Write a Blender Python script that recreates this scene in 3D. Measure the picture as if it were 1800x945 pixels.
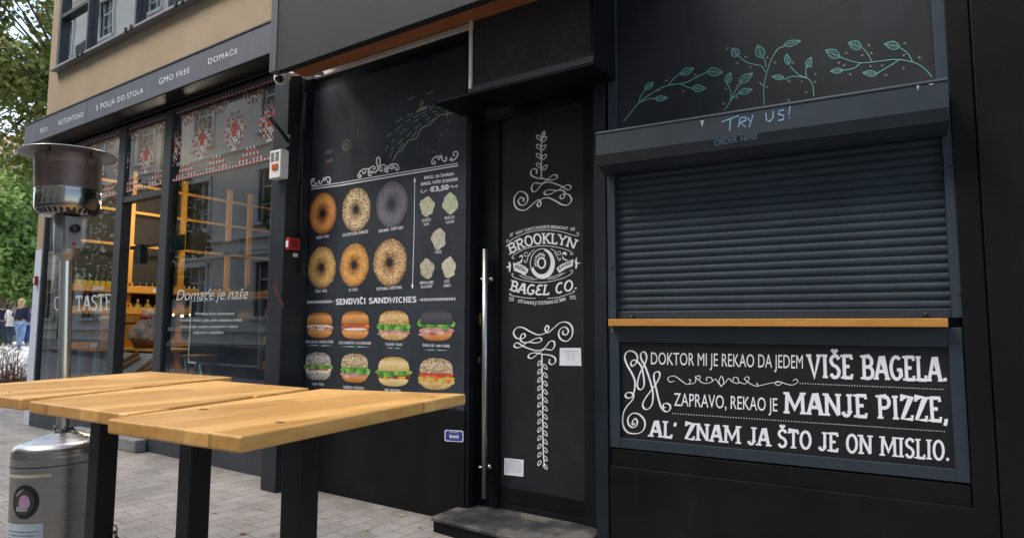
import bpy, math, random
from mathutils import Vector, Matrix
R = math.radians
for o in list(bpy.data.objects): bpy.data.objects.remove(o)
C = bpy.context.scene.collection
scene = bpy.context.scene

# ------------------------------------------------------------------ camera
F, PITCH, ROLL, YAW, H = 1115.37, R(5.0788), R(0.1812), R(56.16), 1.33
cp, sp, cr, sr = math.cos(PITCH), math.sin(PITCH), math.cos(ROLL), math.sin(ROLL)
def head(r, y):                      # heading frame -> world (x along the facade, y into it)
    return Vector((math.sin(YAW)*r - math.cos(YAW)*y, math.cos(YAW)*r + math.sin(YAW)*y, 0))
def cdir(u, v):
    r = u*cr - v*sr; up = u*sr + v*cr
    d = head(r, cp - up*sp); d.z = sp + up*cp
    return d
EYE = Vector((0, 0, H))
def ray(px, py): return cdir((px-900)/F, -(py-472.5)/F)
fw = cdir(0, 0).normalized(); rt = (cdir(1, 0) - cdir(0, 0)).normalized(); upv = rt.cross(fw)
cam_d = bpy.data.cameras.new('camera'); cam = bpy.data.objects.new('camera', cam_d); C.objects.link(cam)
cam.matrix_world = Matrix(((rt.x, upv.x, -fw.x, 0), (rt.y, upv.y, -fw.y, 0), (rt.z, upv.z, -fw.z, H), (0, 0, 0, 1)))
cam_d.sensor_width = 36; cam_d.lens = 36*F/1800; cam_d.clip_end = 500; cam_d.clip_start = 0.05
cam_d.dof.use_dof = True; cam_d.dof.focus_distance = 4.2; cam_d.dof.aperture_fstop = 4.5
scene.camera = cam

# ------------------------------------------------------------------ world, sun, exposure
SUN_EL, SUN_AZ = R(52), R(222)       # soft light from the street side
w = bpy.data.worlds.new('World'); scene.world = w; w.use_nodes = True
nt = w.node_tree; bg = nt.nodes['Background']
sky = nt.nodes.new('ShaderNodeTexSky'); sky.sky_type = 'NISHITA'; sky.sun_disc = False
sky.sun_elevation = SUN_EL; sky.sun_rotation = SUN_AZ; sky.air_density = 1.3; sky.dust_density = 2.5; sky.ozone_density = 1
hs = nt.nodes.new('ShaderNodeHueSaturation'); hs.inputs['Saturation'].default_value = .9
nt.links.new(sky.outputs[0], hs.inputs['Color']); nt.links.new(hs.outputs[0], bg.inputs[0]); bg.inputs[1].default_value = .15
sl = bpy.data.lights.new('sun', 'SUN'); sl.energy = 1.5; sl.angle = R(25); sl.color = (1, .95, .88)
so = bpy.data.objects.new('sun', sl); C.objects.link(so)
sdir = Vector((math.sin(SUN_AZ)*math.cos(SUN_EL), math.cos(SUN_AZ)*math.cos(SUN_EL), math.sin(SUN_EL)))
so.rotation_euler = sdir.to_track_quat('Z', 'Y').to_euler(); so.location = (0, -3, 12)
vs = scene.view_settings; vs.view_transform = 'Standard'; vs.look = 'None'; vs.exposure = 1.4; vs.gamma = 1; vs.use_curve_mapping = False
scene.cycles.max_bounces = 8; scene.cycles.transparent_max_bounces = 16

# ------------------------------------------------------------------ planes a pixel can be put on
class Plane:
    def __init__(s, p, n): s.p = Vector(p); s.n = Vector(n).normalized()
    def __call__(s, px, py, lift=0):
        d = ray(px, py); q = s.p + s.n*lift
        return EYE + d*((q-EYE).dot(s.n)/d.dot(s.n))
WALL = Plane((0, 3.5, 0), (0, -1, 0))
DOORP = Plane((0, 3.64, 0), (0, -1, 0))
FASC = Plane((0, 3.29, 0), (0, -1, 0))
GLASS = Plane((0, 3.55, 0), (0, -1, 0))
KA = R(60.553-56.16); KP = Vector((-1.645, 3.496, 0))
KM = Matrix.Translation(KP) @ Matrix.Rotation(KA, 4, 'Z')      # hatch frame: x along, -y outwards
def kplane(wd): return Plane(KM @ Vector((0, -wd, 0)), (math.sin(KA), -math.cos(KA), 0))
def on_y(px, py, y): return Plane((0, y, 0), (0, -1, 0))(px, py)
def on_x(px, py, x): return Plane((x, 0, 0), (1, 0, 0))(px, py)
def on_z(px, py, z): return Plane((0, 0, z), (0, 0, 1))(px, py)
def Z(x0, y0, s): return lambda a: (x0+a[0]/s, y0+a[1]/s)      # crop coordinates -> pixel

# ------------------------------------------------------------------ mesh building
class MB:
    def __init__(s, T=None): s.v = []; s.f = []; s.m = []; s.T = T; s.mi = 0; s.sm = []; s.smooth = False
    def add(s, vs, fs, smooth=None):
        b = len(s.v)
        s.v += [(s.T @ Vector(p)) if s.T else Vector(p) for p in vs]
        for f in fs:
            s.f.append(tuple(i+b for i in f)); s.m.append(s.mi); s.sm.append(s.smooth if smooth is None else smooth)
        return s
    def box(s, x0, x1, y0, y1, z0, z1):
        x0, x1 = min(x0, x1), max(x0, x1); y0, y1 = min(y0, y1), max(y0, y1); z0, z1 = min(z0, z1), max(z0, z1)
        return s.add([(x0,y0,z0),(x1,y0,z0),(x1,y1,z0),(x0,y1,z0),(x0,y0,z1),(x1,y0,z1),(x1,y1,z1),(x0,y1,z1)],
              [(0,3,2,1),(4,5,6,7),(0,1,5,4),(1,2,6,5),(2,3,7,6),(3,0,4,7)], False)
    def prism(s, poly, z0, z1):          # poly counter-clockwise in xy
        n = len(poly)
        return s.add([(x,y,z0) for x,y in poly]+[(x,y,z1) for x,y in poly],
              [tuple(range(n-1,-1,-1)), tuple(range(n,2*n))]+[(i,(i+1)%n,n+(i+1)%n,n+i) for i in range(n)], False)
    def extrude_x(s, prof, x0, x1):      # prof: list of (y,z)
        n = len(prof)
        return s.add([(x0,y,z) for y,z in prof]+[(x1,y,z) for y,z in prof],
              [tuple(range(n)), tuple(range(2*n-1,n-1,-1))]+[(i,n+i,n+(i+1)%n,(i+1)%n) for i in range(n)], False)
    def lathe(s, prof, c=(0,0,0), seg=32, smooth=True):
        c = Vector(c); vs = []; fs = []; n = len(prof)
        for i in range(seg):
            a = 2*math.pi*i/seg
            for r, z in prof: vs.append((c.x+r*math.cos(a), c.y+r*math.sin(a), c.z+z))
        for i in range(seg):
            j = (i+1) % seg
            for k in range(n-1): fs.append((i*n+k, j*n+k, j*n+k+1, i*n+k+1))
        return s.add(vs, fs, smooth)
    def tube(s, pts, r, seg=10, smooth=True, caps=True):
        pts = [Vector(p) for p in pts]; n = len(pts); vs = []; fs = []
        rr = r if isinstance(r, (list, tuple)) else [r]*n
        t0 = (pts[1]-pts[0]).normalized(); nrm = t0.orthogonal().normalized()
        for i, p in enumerate(pts):
            t = (pts[min(i+1,n-1)]-pts[max(i-1,0)]).normalized()
            nrm = (nrm - t*nrm.dot(t)).normalized(); b = t.cross(nrm)
            for k in range(seg):
                a = 2*math.pi*k/seg; vs.append(p+(nrm*math.cos(a)+b*math.sin(a))*rr[i])
        for i in range(n-1):
            for k in range(seg):
                k2 = (k+1) % seg; fs.append((i*seg+k, i*seg+k2, (i+1)*seg+k2, (i+1)*seg+k))
        if caps: fs += [tuple(range(seg-1,-1,-1)), tuple(range((n-1)*seg, n*seg))]
        return s.add(vs, fs, smooth)
    def ball(s, c, r, seg=16, rings=10):
        c = Vector(c); r = Vector(r) if not isinstance(r, (int, float)) else Vector((r,r,r))
        vs = []; fs = []
        for i in range(rings+1):
            th = math.pi*i/rings
            for k in range(seg):
                a = 2*math.pi*k/seg
                vs.append((c.x+r.x*math.sin(th)*math.cos(a), c.y+r.y*math.sin(th)*math.sin(a), c.z+r.z*math.cos(th)))
        for i in range(rings):
            for k in range(seg):
                k2 = (k+1) % seg; fs.append((i*seg+k, (i+1)*seg+k, (i+1)*seg+k2, i*seg+k2))
        return s.add(vs, fs, True)
    # flat marks, given in pixels and laid on a plane
    def poly(s, pl, pts, lift=.002):
        vs = [pl(x, y, lift) for x, y in pts]
        return s.add(vs, [tuple(range(len(vs)))], False)
    def fan(s, pl, pts, lift=.002):
        cx = sum(p[0] for p in pts)/len(pts); cy = sum(p[1] for p in pts)/len(pts); n = len(pts)
        return s.add([pl(cx, cy, lift)]+[pl(x, y, lift) for x, y in pts], [(0, i+1, (i+1) % n+1) for i in range(n)], False)
    def ribbon(s, pl, pts, wd, lift=.002):
        n = len(pts)
        if n < 2: return s
        ww = wd if isinstance(wd, (list, tuple)) else [wd]*n
        vs = []
        for i, (x, y) in enumerate(pts):
            a = pts[max(i-1,0)]; b = pts[min(i+1,n-1)]
            dx, dy = b[0]-a[0], b[1]-a[1]; L = math.hypot(dx, dy) or 1
            nx, ny = -dy/L, dx/L; k = 1
            if 0 < i < n-1:
                ux, uy = pts[i][0]-a[0], pts[i][1]-a[1]; l2 = math.hypot(ux, uy) or 1
                k = 1/max(.55, abs((-uy*nx+ux*ny)/l2))
            l = lift+1e-5*(len(s.f) % 60)+4e-6*i
            vs += [pl(x+nx*ww[i]*k/2, y+ny*ww[i]*k/2, l), pl(x-nx*ww[i]*k/2, y-ny*ww[i]*k/2, l)]
        return s.add(vs, [(2*i, 2*i+1, 2*i+3, 2*i+2) for i in range(n-1)], False)

def spline(pts, k=6, closed=False):      # Catmull-Rom
    n = len(pts); out = []
    rng = range(n if closed else n-1)
    g = (lambda i: pts[i % n]) if closed else (lambda i: pts[min(max(i,0),n-1)])
    for i in rng:
        p0, p1, p2, p3 = g(i-1), g(i), g(i+1), g(i+2)
        for j in range(k):
            t = j/k
            out.append(tuple(.5*((2*p1[c])+(-p0[c]+p2[c])*t+(2*p0[c]-5*p1[c]+4*p2[c]-p3[c])*t*t+(-p0[c]+3*p1[c]-3*p2[c]+p3[c])*t**3) for c in range(len(p1))))
    if not closed: out.append(tuple(pts[-1]))
    return out
def arc(cx, cy, rx, ry, a0, a1, n=10):
    return [(cx+rx*math.cos(R(a0+(a1-a0)*i/n)), cy+ry*math.sin(R(a0+(a1-a0)*i/n))) for i in range(n+1)]

# ------------------------------------------------------------------ objects
def props(o, label=None, cat=None, group=None, kind=None):
    if label: o['label'] = label
    if cat: o['category'] = cat
    if group: o['group'] = group
    if kind: o['kind'] = kind
    return o
def make(name, mb, mats, M=None, bevel=0, auto=False):
    me = bpy.data.meshes.new(name)
    Mi = M.inverted() if M else None
    me.from_pydata([(Mi @ p) if Mi else p for p in mb.v], [], mb.f)
    for m in (mats if isinstance(mats, (list, tuple)) else [mats]): me.materials.append(m)
    me.polygons.foreach_set('material_index', mb.m); me.polygons.foreach_set('use_smooth', mb.sm)
    me.update()
    o = bpy.data.objects.new(name, me); C.objects.link(o)
    if bevel:
        b = o.modifiers.new('bevel', 'BEVEL'); b.width = bevel; b.segments = 2; b.limit_method = 'ANGLE'; b.angle_limit = R(50)
    return o
class Thing:
    def __init__(s, name, label, cat, loc=(0,0,0), rz=0, group=None):
        s.o = bpy.data.objects.new(name, None); C.objects.link(s.o); s.o.empty_display_size = .1
        s.M = Matrix.Translation(Vector(loc)) @ Matrix.Rotation(rz, 4, 'Z'); s.o.matrix_world = s.M
        s.o.location = loc; s.o.rotation_euler = (0, 0, rz)
        props(s.o, label, cat, group)
    def part(s, name, mb, mats, under=None, label=None, bevel=0):
        o = make(name, mb, mats, s.M, bevel); o.parent = under or s.o
        if label: o['label'] = label
        return o
def solo(name, mb, mats, label=None, cat=None, loc=None, group=None, kind=None, bevel=0):
    M = Matrix.Translation(Vector(loc)) if loc else None
    o = make(name, mb, mats, M, bevel)
    if loc: o.location = loc
    return props(o, label, cat, group, kind)
def copy_tree(o, parent=None):
    c = o.copy(); C.objects.link(c); c.parent = parent
    for ch in [x for x in bpy.data.objects if x.parent == o]: copy_tree(ch, c)
    return c

# ------------------------------------------------------------------ materials
def lin(h):
    h = h.lstrip('#'); v = [int(h[i:i+2], 16)/255 for i in (0, 2, 4)]
    return tuple((x/12.92 if x <= .04045 else ((x+.055)/1.055)**2.4) for x in v)+(1,)
def col(c): return lin(c) if isinstance(c, str) else (tuple(c)+(1,))[:4]
class NM:
    def __init__(s, name):
        s.m = bpy.data.materials.new(name); s.m.use_nodes = True; s.t = s.m.node_tree; s.b = s.t.nodes['Principled BSDF']
        s.tc = s.t.nodes.new('ShaderNodeTexCoord')
    def n(s, ty, **kw):
        x = s.t.nodes.new('ShaderNode'+ty)
        for k, v in kw.items():
            if k in x.inputs: x.inputs[k].default_value = v
            else: setattr(x, k, v)
        return x
    def l(s, a, b): s.t.links.new(a, b)
    def mapping(s, src='Object', scale=(1,1,1), rot=(0,0,0), loc=(0,0,0)):
        m = s.n('Mapping'); m.inputs['Scale'].default_value = scale; m.inputs['Rotation'].default_value = rot; m.inputs['Location'].default_value = loc
        s.l(s.tc.outputs[src], m.inputs[0]); return m.outputs[0]
    def noise(s, vec, scale, detail=4, rough=.55, dist=0):
        x = s.n('TexNoise'); x.inputs['Scale'].default_value = scale; x.inputs['Detail'].default_value = detail
        x.inputs['Roughness'].default_value = rough; x.inputs['Distortion'].default_value = dist
        if vec: s.l(vec, x.inputs['Vector'])
        return x.outputs['Fac']
    def ramp(s, fac, stops, interp='LINEAR'):
        x = s.n('ValToRGB'); e = x.color_ramp.elements; x.color_ramp.interpolation = interp
        while len(e) > 1: e.remove(e[-1])
        e[0].position = stops[0][0]; e[0].color = col(stops[0][1])
        for p, c in stops[1:]: k = e.new(p); k.color = col(c)
        s.l(fac, x.inputs[0]); return x.outputs[0]
    def mix(s, fac, a, b, blend='MIX'):
        x = s.n('Mix', data_type='RGBA'); x.blend_type = blend
        for sock, v in ((x.inputs[0], fac), (x.inputs[6], a), (x.inputs[7], b)):
            if hasattr(v, 'is_linked') or hasattr(v, 'links'): s.l(v, sock)
            elif isinstance(v, (int, float)): sock.default_value = v
            else: sock.default_value = col(v)
        return x.outputs[2]
    def math(s, op, a, b=0):
        x = s.n('Math', operation=op)
        for sock, v in ((x.inputs[0], a), (x.inputs[1], b)):
            if isinstance(v, (int, float)): sock.default_value = v
            else: s.l(v, sock)
        return x.outputs[0]
    def bump(s, h, strength=.2, dist=.01):
        x = s.n('Bump'); x.inputs['Strength'].default_value = strength; x.inputs['Distance'].default_value = dist
        s.l(h, x.inputs['Height']); s.l(x.outputs[0], s.b.inputs['Normal'])
    def base(s, v):
        if isinstance(v, (str, tuple)): s.b.inputs['Base Color'].default_value = col(v)
        else: s.l(v, s.b.inputs['Base Color'])
    def set(s, **kw):
        for k, v in kw.items(): s.b.inputs[k.replace('_', ' ')].default_value = v
        return s.m
MC = {}
def paint(name, c, rough=.5, var=.12, scale=6, bump=.05, metal=0, bscale=90, spec=.5):
    if name in MC: return MC[name]
    k = NM(name); v = k.mapping(); c = col(c)
    n1 = k.noise(v, scale, 6, .65)
    k.base(k.ramp(n1, [(.3, tuple(x*(1-var) for x in c[:3])), (.7, tuple(min(1, x*(1+var)) for x in c[:3]))]))
    r = k.n('MapRange'); r.inputs['To Min'].default_value = max(.02, rough-.1); r.inputs['To Max'].default_value = min(1, rough+.1)
    k.l(k.noise(v, scale*2.3, 4), r.inputs[0]); k.l(r.outputs[0], k.b.inputs['Roughness'])
    if bump: k.bump(k.noise(v, bscale, 3), bump, .003)
    MC[name] = k.set(Metallic=metal, Specular_IOR_Level=spec)
    return MC[name]
def dirty_black(name, c, rough, streak=.5, spec=.4):
    k = NM(name); v = k.mapping(); c = col(c)
    n1 = k.noise(v, 1.7, 7, .65); st = k.noise(k.mapping(scale=(9, 9, .9)), 1.3, 5, .6)
    a = k.ramp(n1, [(.3, tuple(x*.6 for x in c[:3])), (.5, c[:3]), (.72, tuple(x*1.7 for x in c[:3]))])
    b = k.mix(k.ramp(st, [(.55, (0,0,0)), (.8, (streak,)*3)]), a, tuple(x*1.8+.004 for x in c[:3]))
    spk = k.n('TexVoronoi'); spk.inputs['Scale'].default_value = 14; k.l(v, spk.inputs['Vector'])
    dots = k.ramp(spk.outputs['Distance'], [(.02, (.35,)*3), (.045, (0,0,0))])
    scr = k.ramp(k.noise(k.mapping(scale=(2.2, 2.2, 14), rot=(0, R(25), 0)), 3.1, 8, .75), [(.69, (0,0,0)), (.76, (.4,)*3)]); b = k.mix(scr, b, tuple(x*2.4+.008 for x in c[:3]))
    rub = k.ramp(k.noise(k.mapping(loc=(3,1,2)), .8, 6, .7), [(.52, (0,0,0)), (.75, (.3,)*3)]); b = k.mix(rub, b, tuple(x*1.3+.006 for x in c[:3]))
    k.base(k.mix(dots, b, (.12,.12,.12)))
    r = k.n('MapRange'); r.inputs['To Min'].default_value = rough-.12; r.inputs['To Max'].default_value = rough+.15
    k.l(k.noise(v, 5, 6), r.inputs[0]); k.l(r.outputs[0], k.b.inputs['Roughness'])
    k.bump(k.noise(v, 60, 4), .06, .003)
    return k.set(Specular_IOR_Level=spec)
BLACK = dirty_black('black_paint', (.010,.013,.0185), .42, .5, .3)
BLACKLOW = dirty_black('black_plinth_paint', (.0065,.0065,.0072), .45, .4, .15)
BLACKDOOR = dirty_black('door_paint', (.0075,.0085,.011), .4, .4, .2)
SLATE = paint('slate_paint', (.019,.030,.042), .5, .2, 3)
SLATE_D = paint('shutter_paint', (.031,.046,.061), .68, .22, 3, spec=.3)
CHARC = paint('leg_steel', (.009,.009,.0095), .45, .1, bump=.03)
WHITE = paint('white_vinyl', (.80,.82,.86), .5, .03, bump=0)
GREYW = paint('grey_chalk', (.42,.46,.5), .9, .25, 60, bump=0)
CREAM = paint('white_plastic', (.72,.70,.66), .4, .05, 5, 0)
STEEL = None
def steel(name, c=(.36,.35,.335), rough=.27, an=(1,1,40)):
    k = NM(name); v = k.mapping(scale=an); n = k.noise(v, 6, 4)
    k.base(k.ramp(n, [(.3, tuple(x*.85 for x in c)), (.7, c)]))
    r = k.n('MapRange'); r.inputs['To Min'].default_value = rough*.7; r.inputs['To Max'].default_value = rough*1.5
    k.l(n, r.inputs[0]); k.l(r.outputs[0], k.b.inputs['Roughness']); k.bump(n, .03, .002)
    return k.set(Metallic=1)
STEEL = steel('brushed_steel')
def glass(name, ior=1.5, boost=0., tint=(1,1,1), wob=.0):
    k = NM(name); k.t.nodes.remove(k.b); out = k.t.nodes['Material Output']
    tr = k.n('BsdfTransparent'); tr.inputs[0].default_value = col(tint); gl = k.n('BsdfGlossy'); gl.inputs['Roughness'].default_value = 0.0
    gl.inputs['Color'].default_value = (.95,.97,1,1)
    fr = k.n('Fresnel'); fr.inputs[0].default_value = ior
    if wob:
        bp = k.n('Bump'); bp.inputs['Strength'].default_value = wob; bp.inputs['Distance'].default_value = .05
        k.l(k.noise(k.mapping(), 1.1, 1), bp.inputs['Height']); k.l(bp.outputs[0], gl.inputs['Normal'])
    f = k.math('ADD', fr.outputs[0], boost); f.node.use_clamp = True
    mx = k.n('MixShader'); k.l(f, mx.inputs[0]); k.l(tr.outputs[0], mx.inputs[1]); k.l(gl.outputs[0], mx.inputs[2]); k.l(mx.outputs[0], out.inputs[0])
    return k.m
GL_SHOP = glass('shop_glass', 1.62, .14, (.80,.84,.82), .008)
GL_UP = glass('coated_glass', 1.9, .5, (.7,.75,.78), .03)
def wood(name, stops, long='y', stave=None, rough=.42, sc=1):
    k = NM(name); s = {'x': (1, 9, 9), 'y': (9, 1, 9), 'z': (9, 9, 1)}[long]
    v = k.mapping(scale=s); g = k.noise(v, 3.2*sc, 7, .62, .6); fine = k.noise(k.mapping(scale=tuple(q*3 for q in s)), 8*sc, 4)
    c = k.ramp(k.math('ADD', k.math('MULTIPLY', g, .75), k.math('MULTIPLY', fine, .25)), stops)
    if stave:
        br = k.n('TexBrick'); br.offset = .37; br.inputs['Scale'].default_value = 1
        br.inputs['Brick Width'].default_value = stave[0]; br.inputs['Row Height'].default_value = stave[1]; br.inputs['Mortar Size'].default_value = .0011
        br.inputs['Color1'].default_value = (.72,.64,.52,1); br.inputs['Color2'].default_value = (1.14,1.12,1.09,1); br.inputs['Mortar'].default_value = (.55,.5,.42,1)
        k.l(k.mapping(rot=(0, 0, R(90) if long == 'y' else 0)), br.inputs['Vector'])
        c = k.mix(1.0, c, br.outputs['Color'], 'MULTIPLY')
        vo = k.n('TexVoronoi'); vo.inputs['Scale'].default_value = 2.3; k.l(k.mapping(scale=(1.9,1,.3)), vo.inputs['Vector'])
        c = k.mix(k.ramp(vo.outputs['Distance'], [(.03, (.9,)*3), (.05, (.5,)*3), (.1, (0,0,0))]), c, (.13,.075,.035))
    k.base(c); k.bump(g, .08, .003)
    r = k.n('MapRange'); r.inputs['To Min'].default_value = rough-.08; r.inputs['To Max'].default_value = rough+.12
    k.l(g, r.inputs[0]); k.l(r.outputs[0], k.b.inputs['Roughness'])
    return k.m
TABLEWOOD = wood('varnished_oak', [(.28, (.52,.23,.045)), (.43, (.74,.40,.115)), (.58, (.83,.49,.165)), (.75, (.92,.60,.25))], 'y', (.9, .12), .38)
COUNTERWOOD = wood('counter_oak', [(.25, (.30,.13,.02)), (.5, (.48,.22,.045)), (.75, (.56,.29,.08))], 'x', None, .45)
SOFFITWOOD = wood('soffit_wood', [(.25, (.17,.06,.022)), (.5, (.28,.105,.04)), (.75, (.34,.14,.06))], 'x', None, .5)
SHELFWOOD = wood('shelf_pine', [(.25, (.55,.24,.03)), (.5, (.72,.35,.05)), (.8, (.8,.43,.09))], 'z', None, .5)
# ------------------------------------------------------------------ lettering
def q3(pts):                       # curve through 2 or 3 pixel points, parameter 0..1
    if len(pts) == 2: return lambda s: (pts[0][0]+(pts[1][0]-pts[0][0])*s, pts[0][1]+(pts[1][1]-pts[0][1])*s)
    (a, m, b) = pts
    c = (2*m[0]-(a[0]+b[0])/2, 2*m[1]-(a[1]+b[1])/2)
    return lambda s: tuple((1-s)**2*a[i]+2*s*(1-s)*c[i]+s*s*b[i] for i in (0, 1))
def warp(bottom, top):
    B, T = q3(bottom), q3(top)
    def f(s, t):
        b, u = B(s), T(s); return (b[0]+(u[0]-b[0])*t, b[1]+(u[1]-b[1])*t)
    return f
_fc = {}
def sans_mesh(txt, off=0.0, shear=0.0, sp=1.0):
    key = (txt, off, shear, sp)
    if key in _fc: return _fc[key]
    cu = bpy.data.curves.new('t', 'FONT'); cu.body = txt.replace('ć', 'c'); cu.offset = off; cu.shear = shear; cu.resolution_u = 3; cu.space_character = sp
    o = bpy.data.objects.new('t', cu); C.objects.link(o)
    me = bpy.data.meshes.new_from_object(o.evaluated_get(bpy.context.evaluated_depsgraph_get()))
    vs = [(p.co.x, p.co.y) for p in me.vertices]; fs = [tuple(p.vertices) for p in me.polygons]
    bpy.data.objects.remove(o); bpy.data.curves.remove(cu); bpy.data.meshes.remove(me)
    for i, ch_ in enumerate(txt):
        if ch_ == 'ć':       # the built-in ć is oversized: plain c with an acute stroke
            pv, _ = sans_mesh(txt[:i]+'c', off, shear, sp); xc = max(p[0] for p in pv)-.19; k_ = shear*.55; n0 = len(vs)
            vs += [(xc-.03+k_, .53), (xc+.04+k_, .53), (xc+.17+k_, .70), (xc+.07+k_, .70)]; fs.append((n0, n0+1, n0+2, n0+3))
    _fc[key] = (vs, fs); return vs, fs
def cap_height(off=0):
    vs, _ = sans_mesh('H', off); return min(y for x, y in vs), max(y for x, y in vs)
def sans(mb, pl, txt, bottom, top, off=0.0, shear=0.0, sp=1.0, lift=.002):
    vs, fs = sans_mesh(txt, off, shear, sp); y0, y1 = cap_height(off)
    x0 = min(v[0] for v in vs); x1 = max(v[0] for v in vs); f = warp(bottom, top)
    mb.add([pl(*f((x-x0)/(x1-x0), (y-y0)/(y1-y0)), lift) for x, y in vs], fs, False)
# slab lettering drawn from strokes:  glyph -> (advance width, strokes, slab feet)
def _g():
    G = {}
    def g(ch, w, st, sl=()): G[ch] = (w, st, sl)
    g('A', .74, [[(.07,0),(.33,1),(.41,1),(.67,0)], [(.18,.33),(.56,.33)]], [(.07,0),(.67,0)])
    g('B', .66, [[(.15,0),(.15,1)], [(.15,1),(.36,1)]+arc(.36,.76,.2,.24,90,-90)+[(.15,.52)], [(.36,.52)]+arc(.38,.26,.22,.26,90,-90)+[(.15,0)]], [(.1,0),(.1,1)])
    g('C', .66, [arc(.37,.5,.27,.5,50,310,16)], [])
    g('D', .7, [[(.15,0),(.15,1)], [(.15,1),(.32,1)]+arc(.32,.5,.3,.5,90,-90,14)+[(.15,0)]], [(.1,0),(.1,1)])
    g('E', .6, [[(.15,0),(.15,1)], [(.12,1),(.53,1),(.53,.84)], [(.15,.52),(.43,.52)], [(.12,0),(.53,0),(.53,.17)]], [(.1,0),(.1,1)])
    g('e', .6, [arc(.36,.75,.22,.25,40,270,10), [(.36,.5)]+arc(.36,.26,.25,.26,90,320,12)], [])
    g('G', .7, [arc(.37,.5,.28,.5,50,300,16)+[(.6,.14),(.6,.42)], [(.4,.42),(.66,.42)]], [])
    g('H', .74, [[(.15,0),(.15,1)], [(.59,0),(.59,1)], [(.15,.52),(.59,.52)]], [(.15,0),(.15,1),(.59,0),(.59,1)])
    g('I', .36, [[(.18,0),(.18,1)]], [(.18,0),(.18,1)])
    g('J', .52, [[(.34,1),(.34,.22)]+arc(.18,.22,.16,.22,0,-170,8)], [(.34,1)])
    g('K', .72, [[(.15,0),(.15,1)], [(.6,1),(.18,.48)], [(.27,.58),(.62,0)]], [(.15,0),(.15,1),(.6,1),(.63,0)])
    g('L', .58, [[(.15,0),(.15,1)], [(.12,0),(.52,0),(.52,.2)]], [(.15,1),(.1,0)])
    g('M', 1.04, [[(.14,0),(.17,1)], [(.17,1),(.52,.22),(.87,1)], [(.87,1),(.90,0)]], [(.14,0),(.14,1),(.90,0),(.90,1)])
    g('N', .82, [[(.14,0),(.14,1)], [(.14,1),(.68,0)], [(.68,0),(.68,1)]], [(.14,0),(.10,1),(.68,1)])
    g('O', .72, [arc(.36,.5,.28,.5,0,360,24)], [])
    g('P', .64, [[(.15,0),(.15,1)], [(.15,1),(.36,1)]+arc(.36,.73,.22,.27,90,-90)+[(.15,.46)]], [(.15,0),(.1,1)])
    g('R', .68, [[(.15,0),(.15,1)], [(.15,1),(.36,1)]+arc(.36,.75,.2,.25,90,-90)+[(.15,.5)], [(.34,.5),(.58,0)]], [(.15,0),(.1,1),(.6,0)])
    g('S', .6, [spline([(.52,.84),(.4,.99),(.22,.97),(.1,.8),(.18,.6),(.4,.47),(.51,.27),(.42,.04),(.22,.0),(.08,.16)], 4)], [])
    g('T', .64, [[(.32,0),(.32,1)], [(.06,.83),(.06,1),(.58,1),(.58,.83)]], [(.32,0)])
    g('V', .7, [[(.08,1),(.35,0),(.62,1)]], [(.08,1),(.62,1)])
    g('W', .96, [[(.08,1),(.27,0),(.48,.85),(.69,0),(.88,1)]], [(.08,1),(.88,1)])
    g('Y', .7, [[(.08,1),(.35,.5),(.62,1)], [(.35,.5),(.35,0)]], [(.08,1),(.62,1),(.35,0)])
    g('Z', .62, [[(.09,.82),(.09,1),(.53,1),(.08,0),(.54,0),(.54,.19)]], [])
    g('.', .26, [[(.13,-.03),(.13,.12)]], []); g(',', .26, [[(.14,.1),(.14,0),(.07,-.2)]], []); g("'", .24, [[(.14,1),(.08,.74)]], [])
    g(' ', .36, [], [])
    for a, b in (('Š', 'S'), ('Č', 'C')):
        w, st, sl = G[b]; G[a] = (w, st+[[(w/2-.14,1.3),(w/2,1.14),(w/2+.14,1.3)]], sl)
    return G
GLY = _g()
def slab(mb, pl, txt, bottom, top, t=.15, foot=.17, lift=.002, gap=.04, fat=None):
    W = sum(GLY[c][0]+gap for c in txt)-gap; f = warp(bottom, top); x = 0
    (bx0, by0), (bx1, by1) = f(0, 0), f(1, 0); ex = math.hypot(bx1-bx0, by1-by0)/W      # px per unit across
    (ax, ay), (cx, cy) = f(.5, 0), f(.5, 1); ey = math.hypot(cx-ax, cy-ay)
    for c in txt:
        w, strokes, feet = GLY[c]
        for s in strokes:
            P = [f((x+p[0])/W, p[1]*(1-t*.5)+t*.25) for p in s]
            mb.ribbon(pl, P, t*min(ey, ex*1.15) if fat is None else fat, lift)
        for px, py in feet:
            P = [f((x+px-foot)/W, py*(1-t*.5)+t*.25), f((x+px+foot)/W, py*(1-t*.5)+t*.25)]
            mb.ribbon(pl, P, t*.62*ey, lift+.0004)
        x += w+gap

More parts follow.
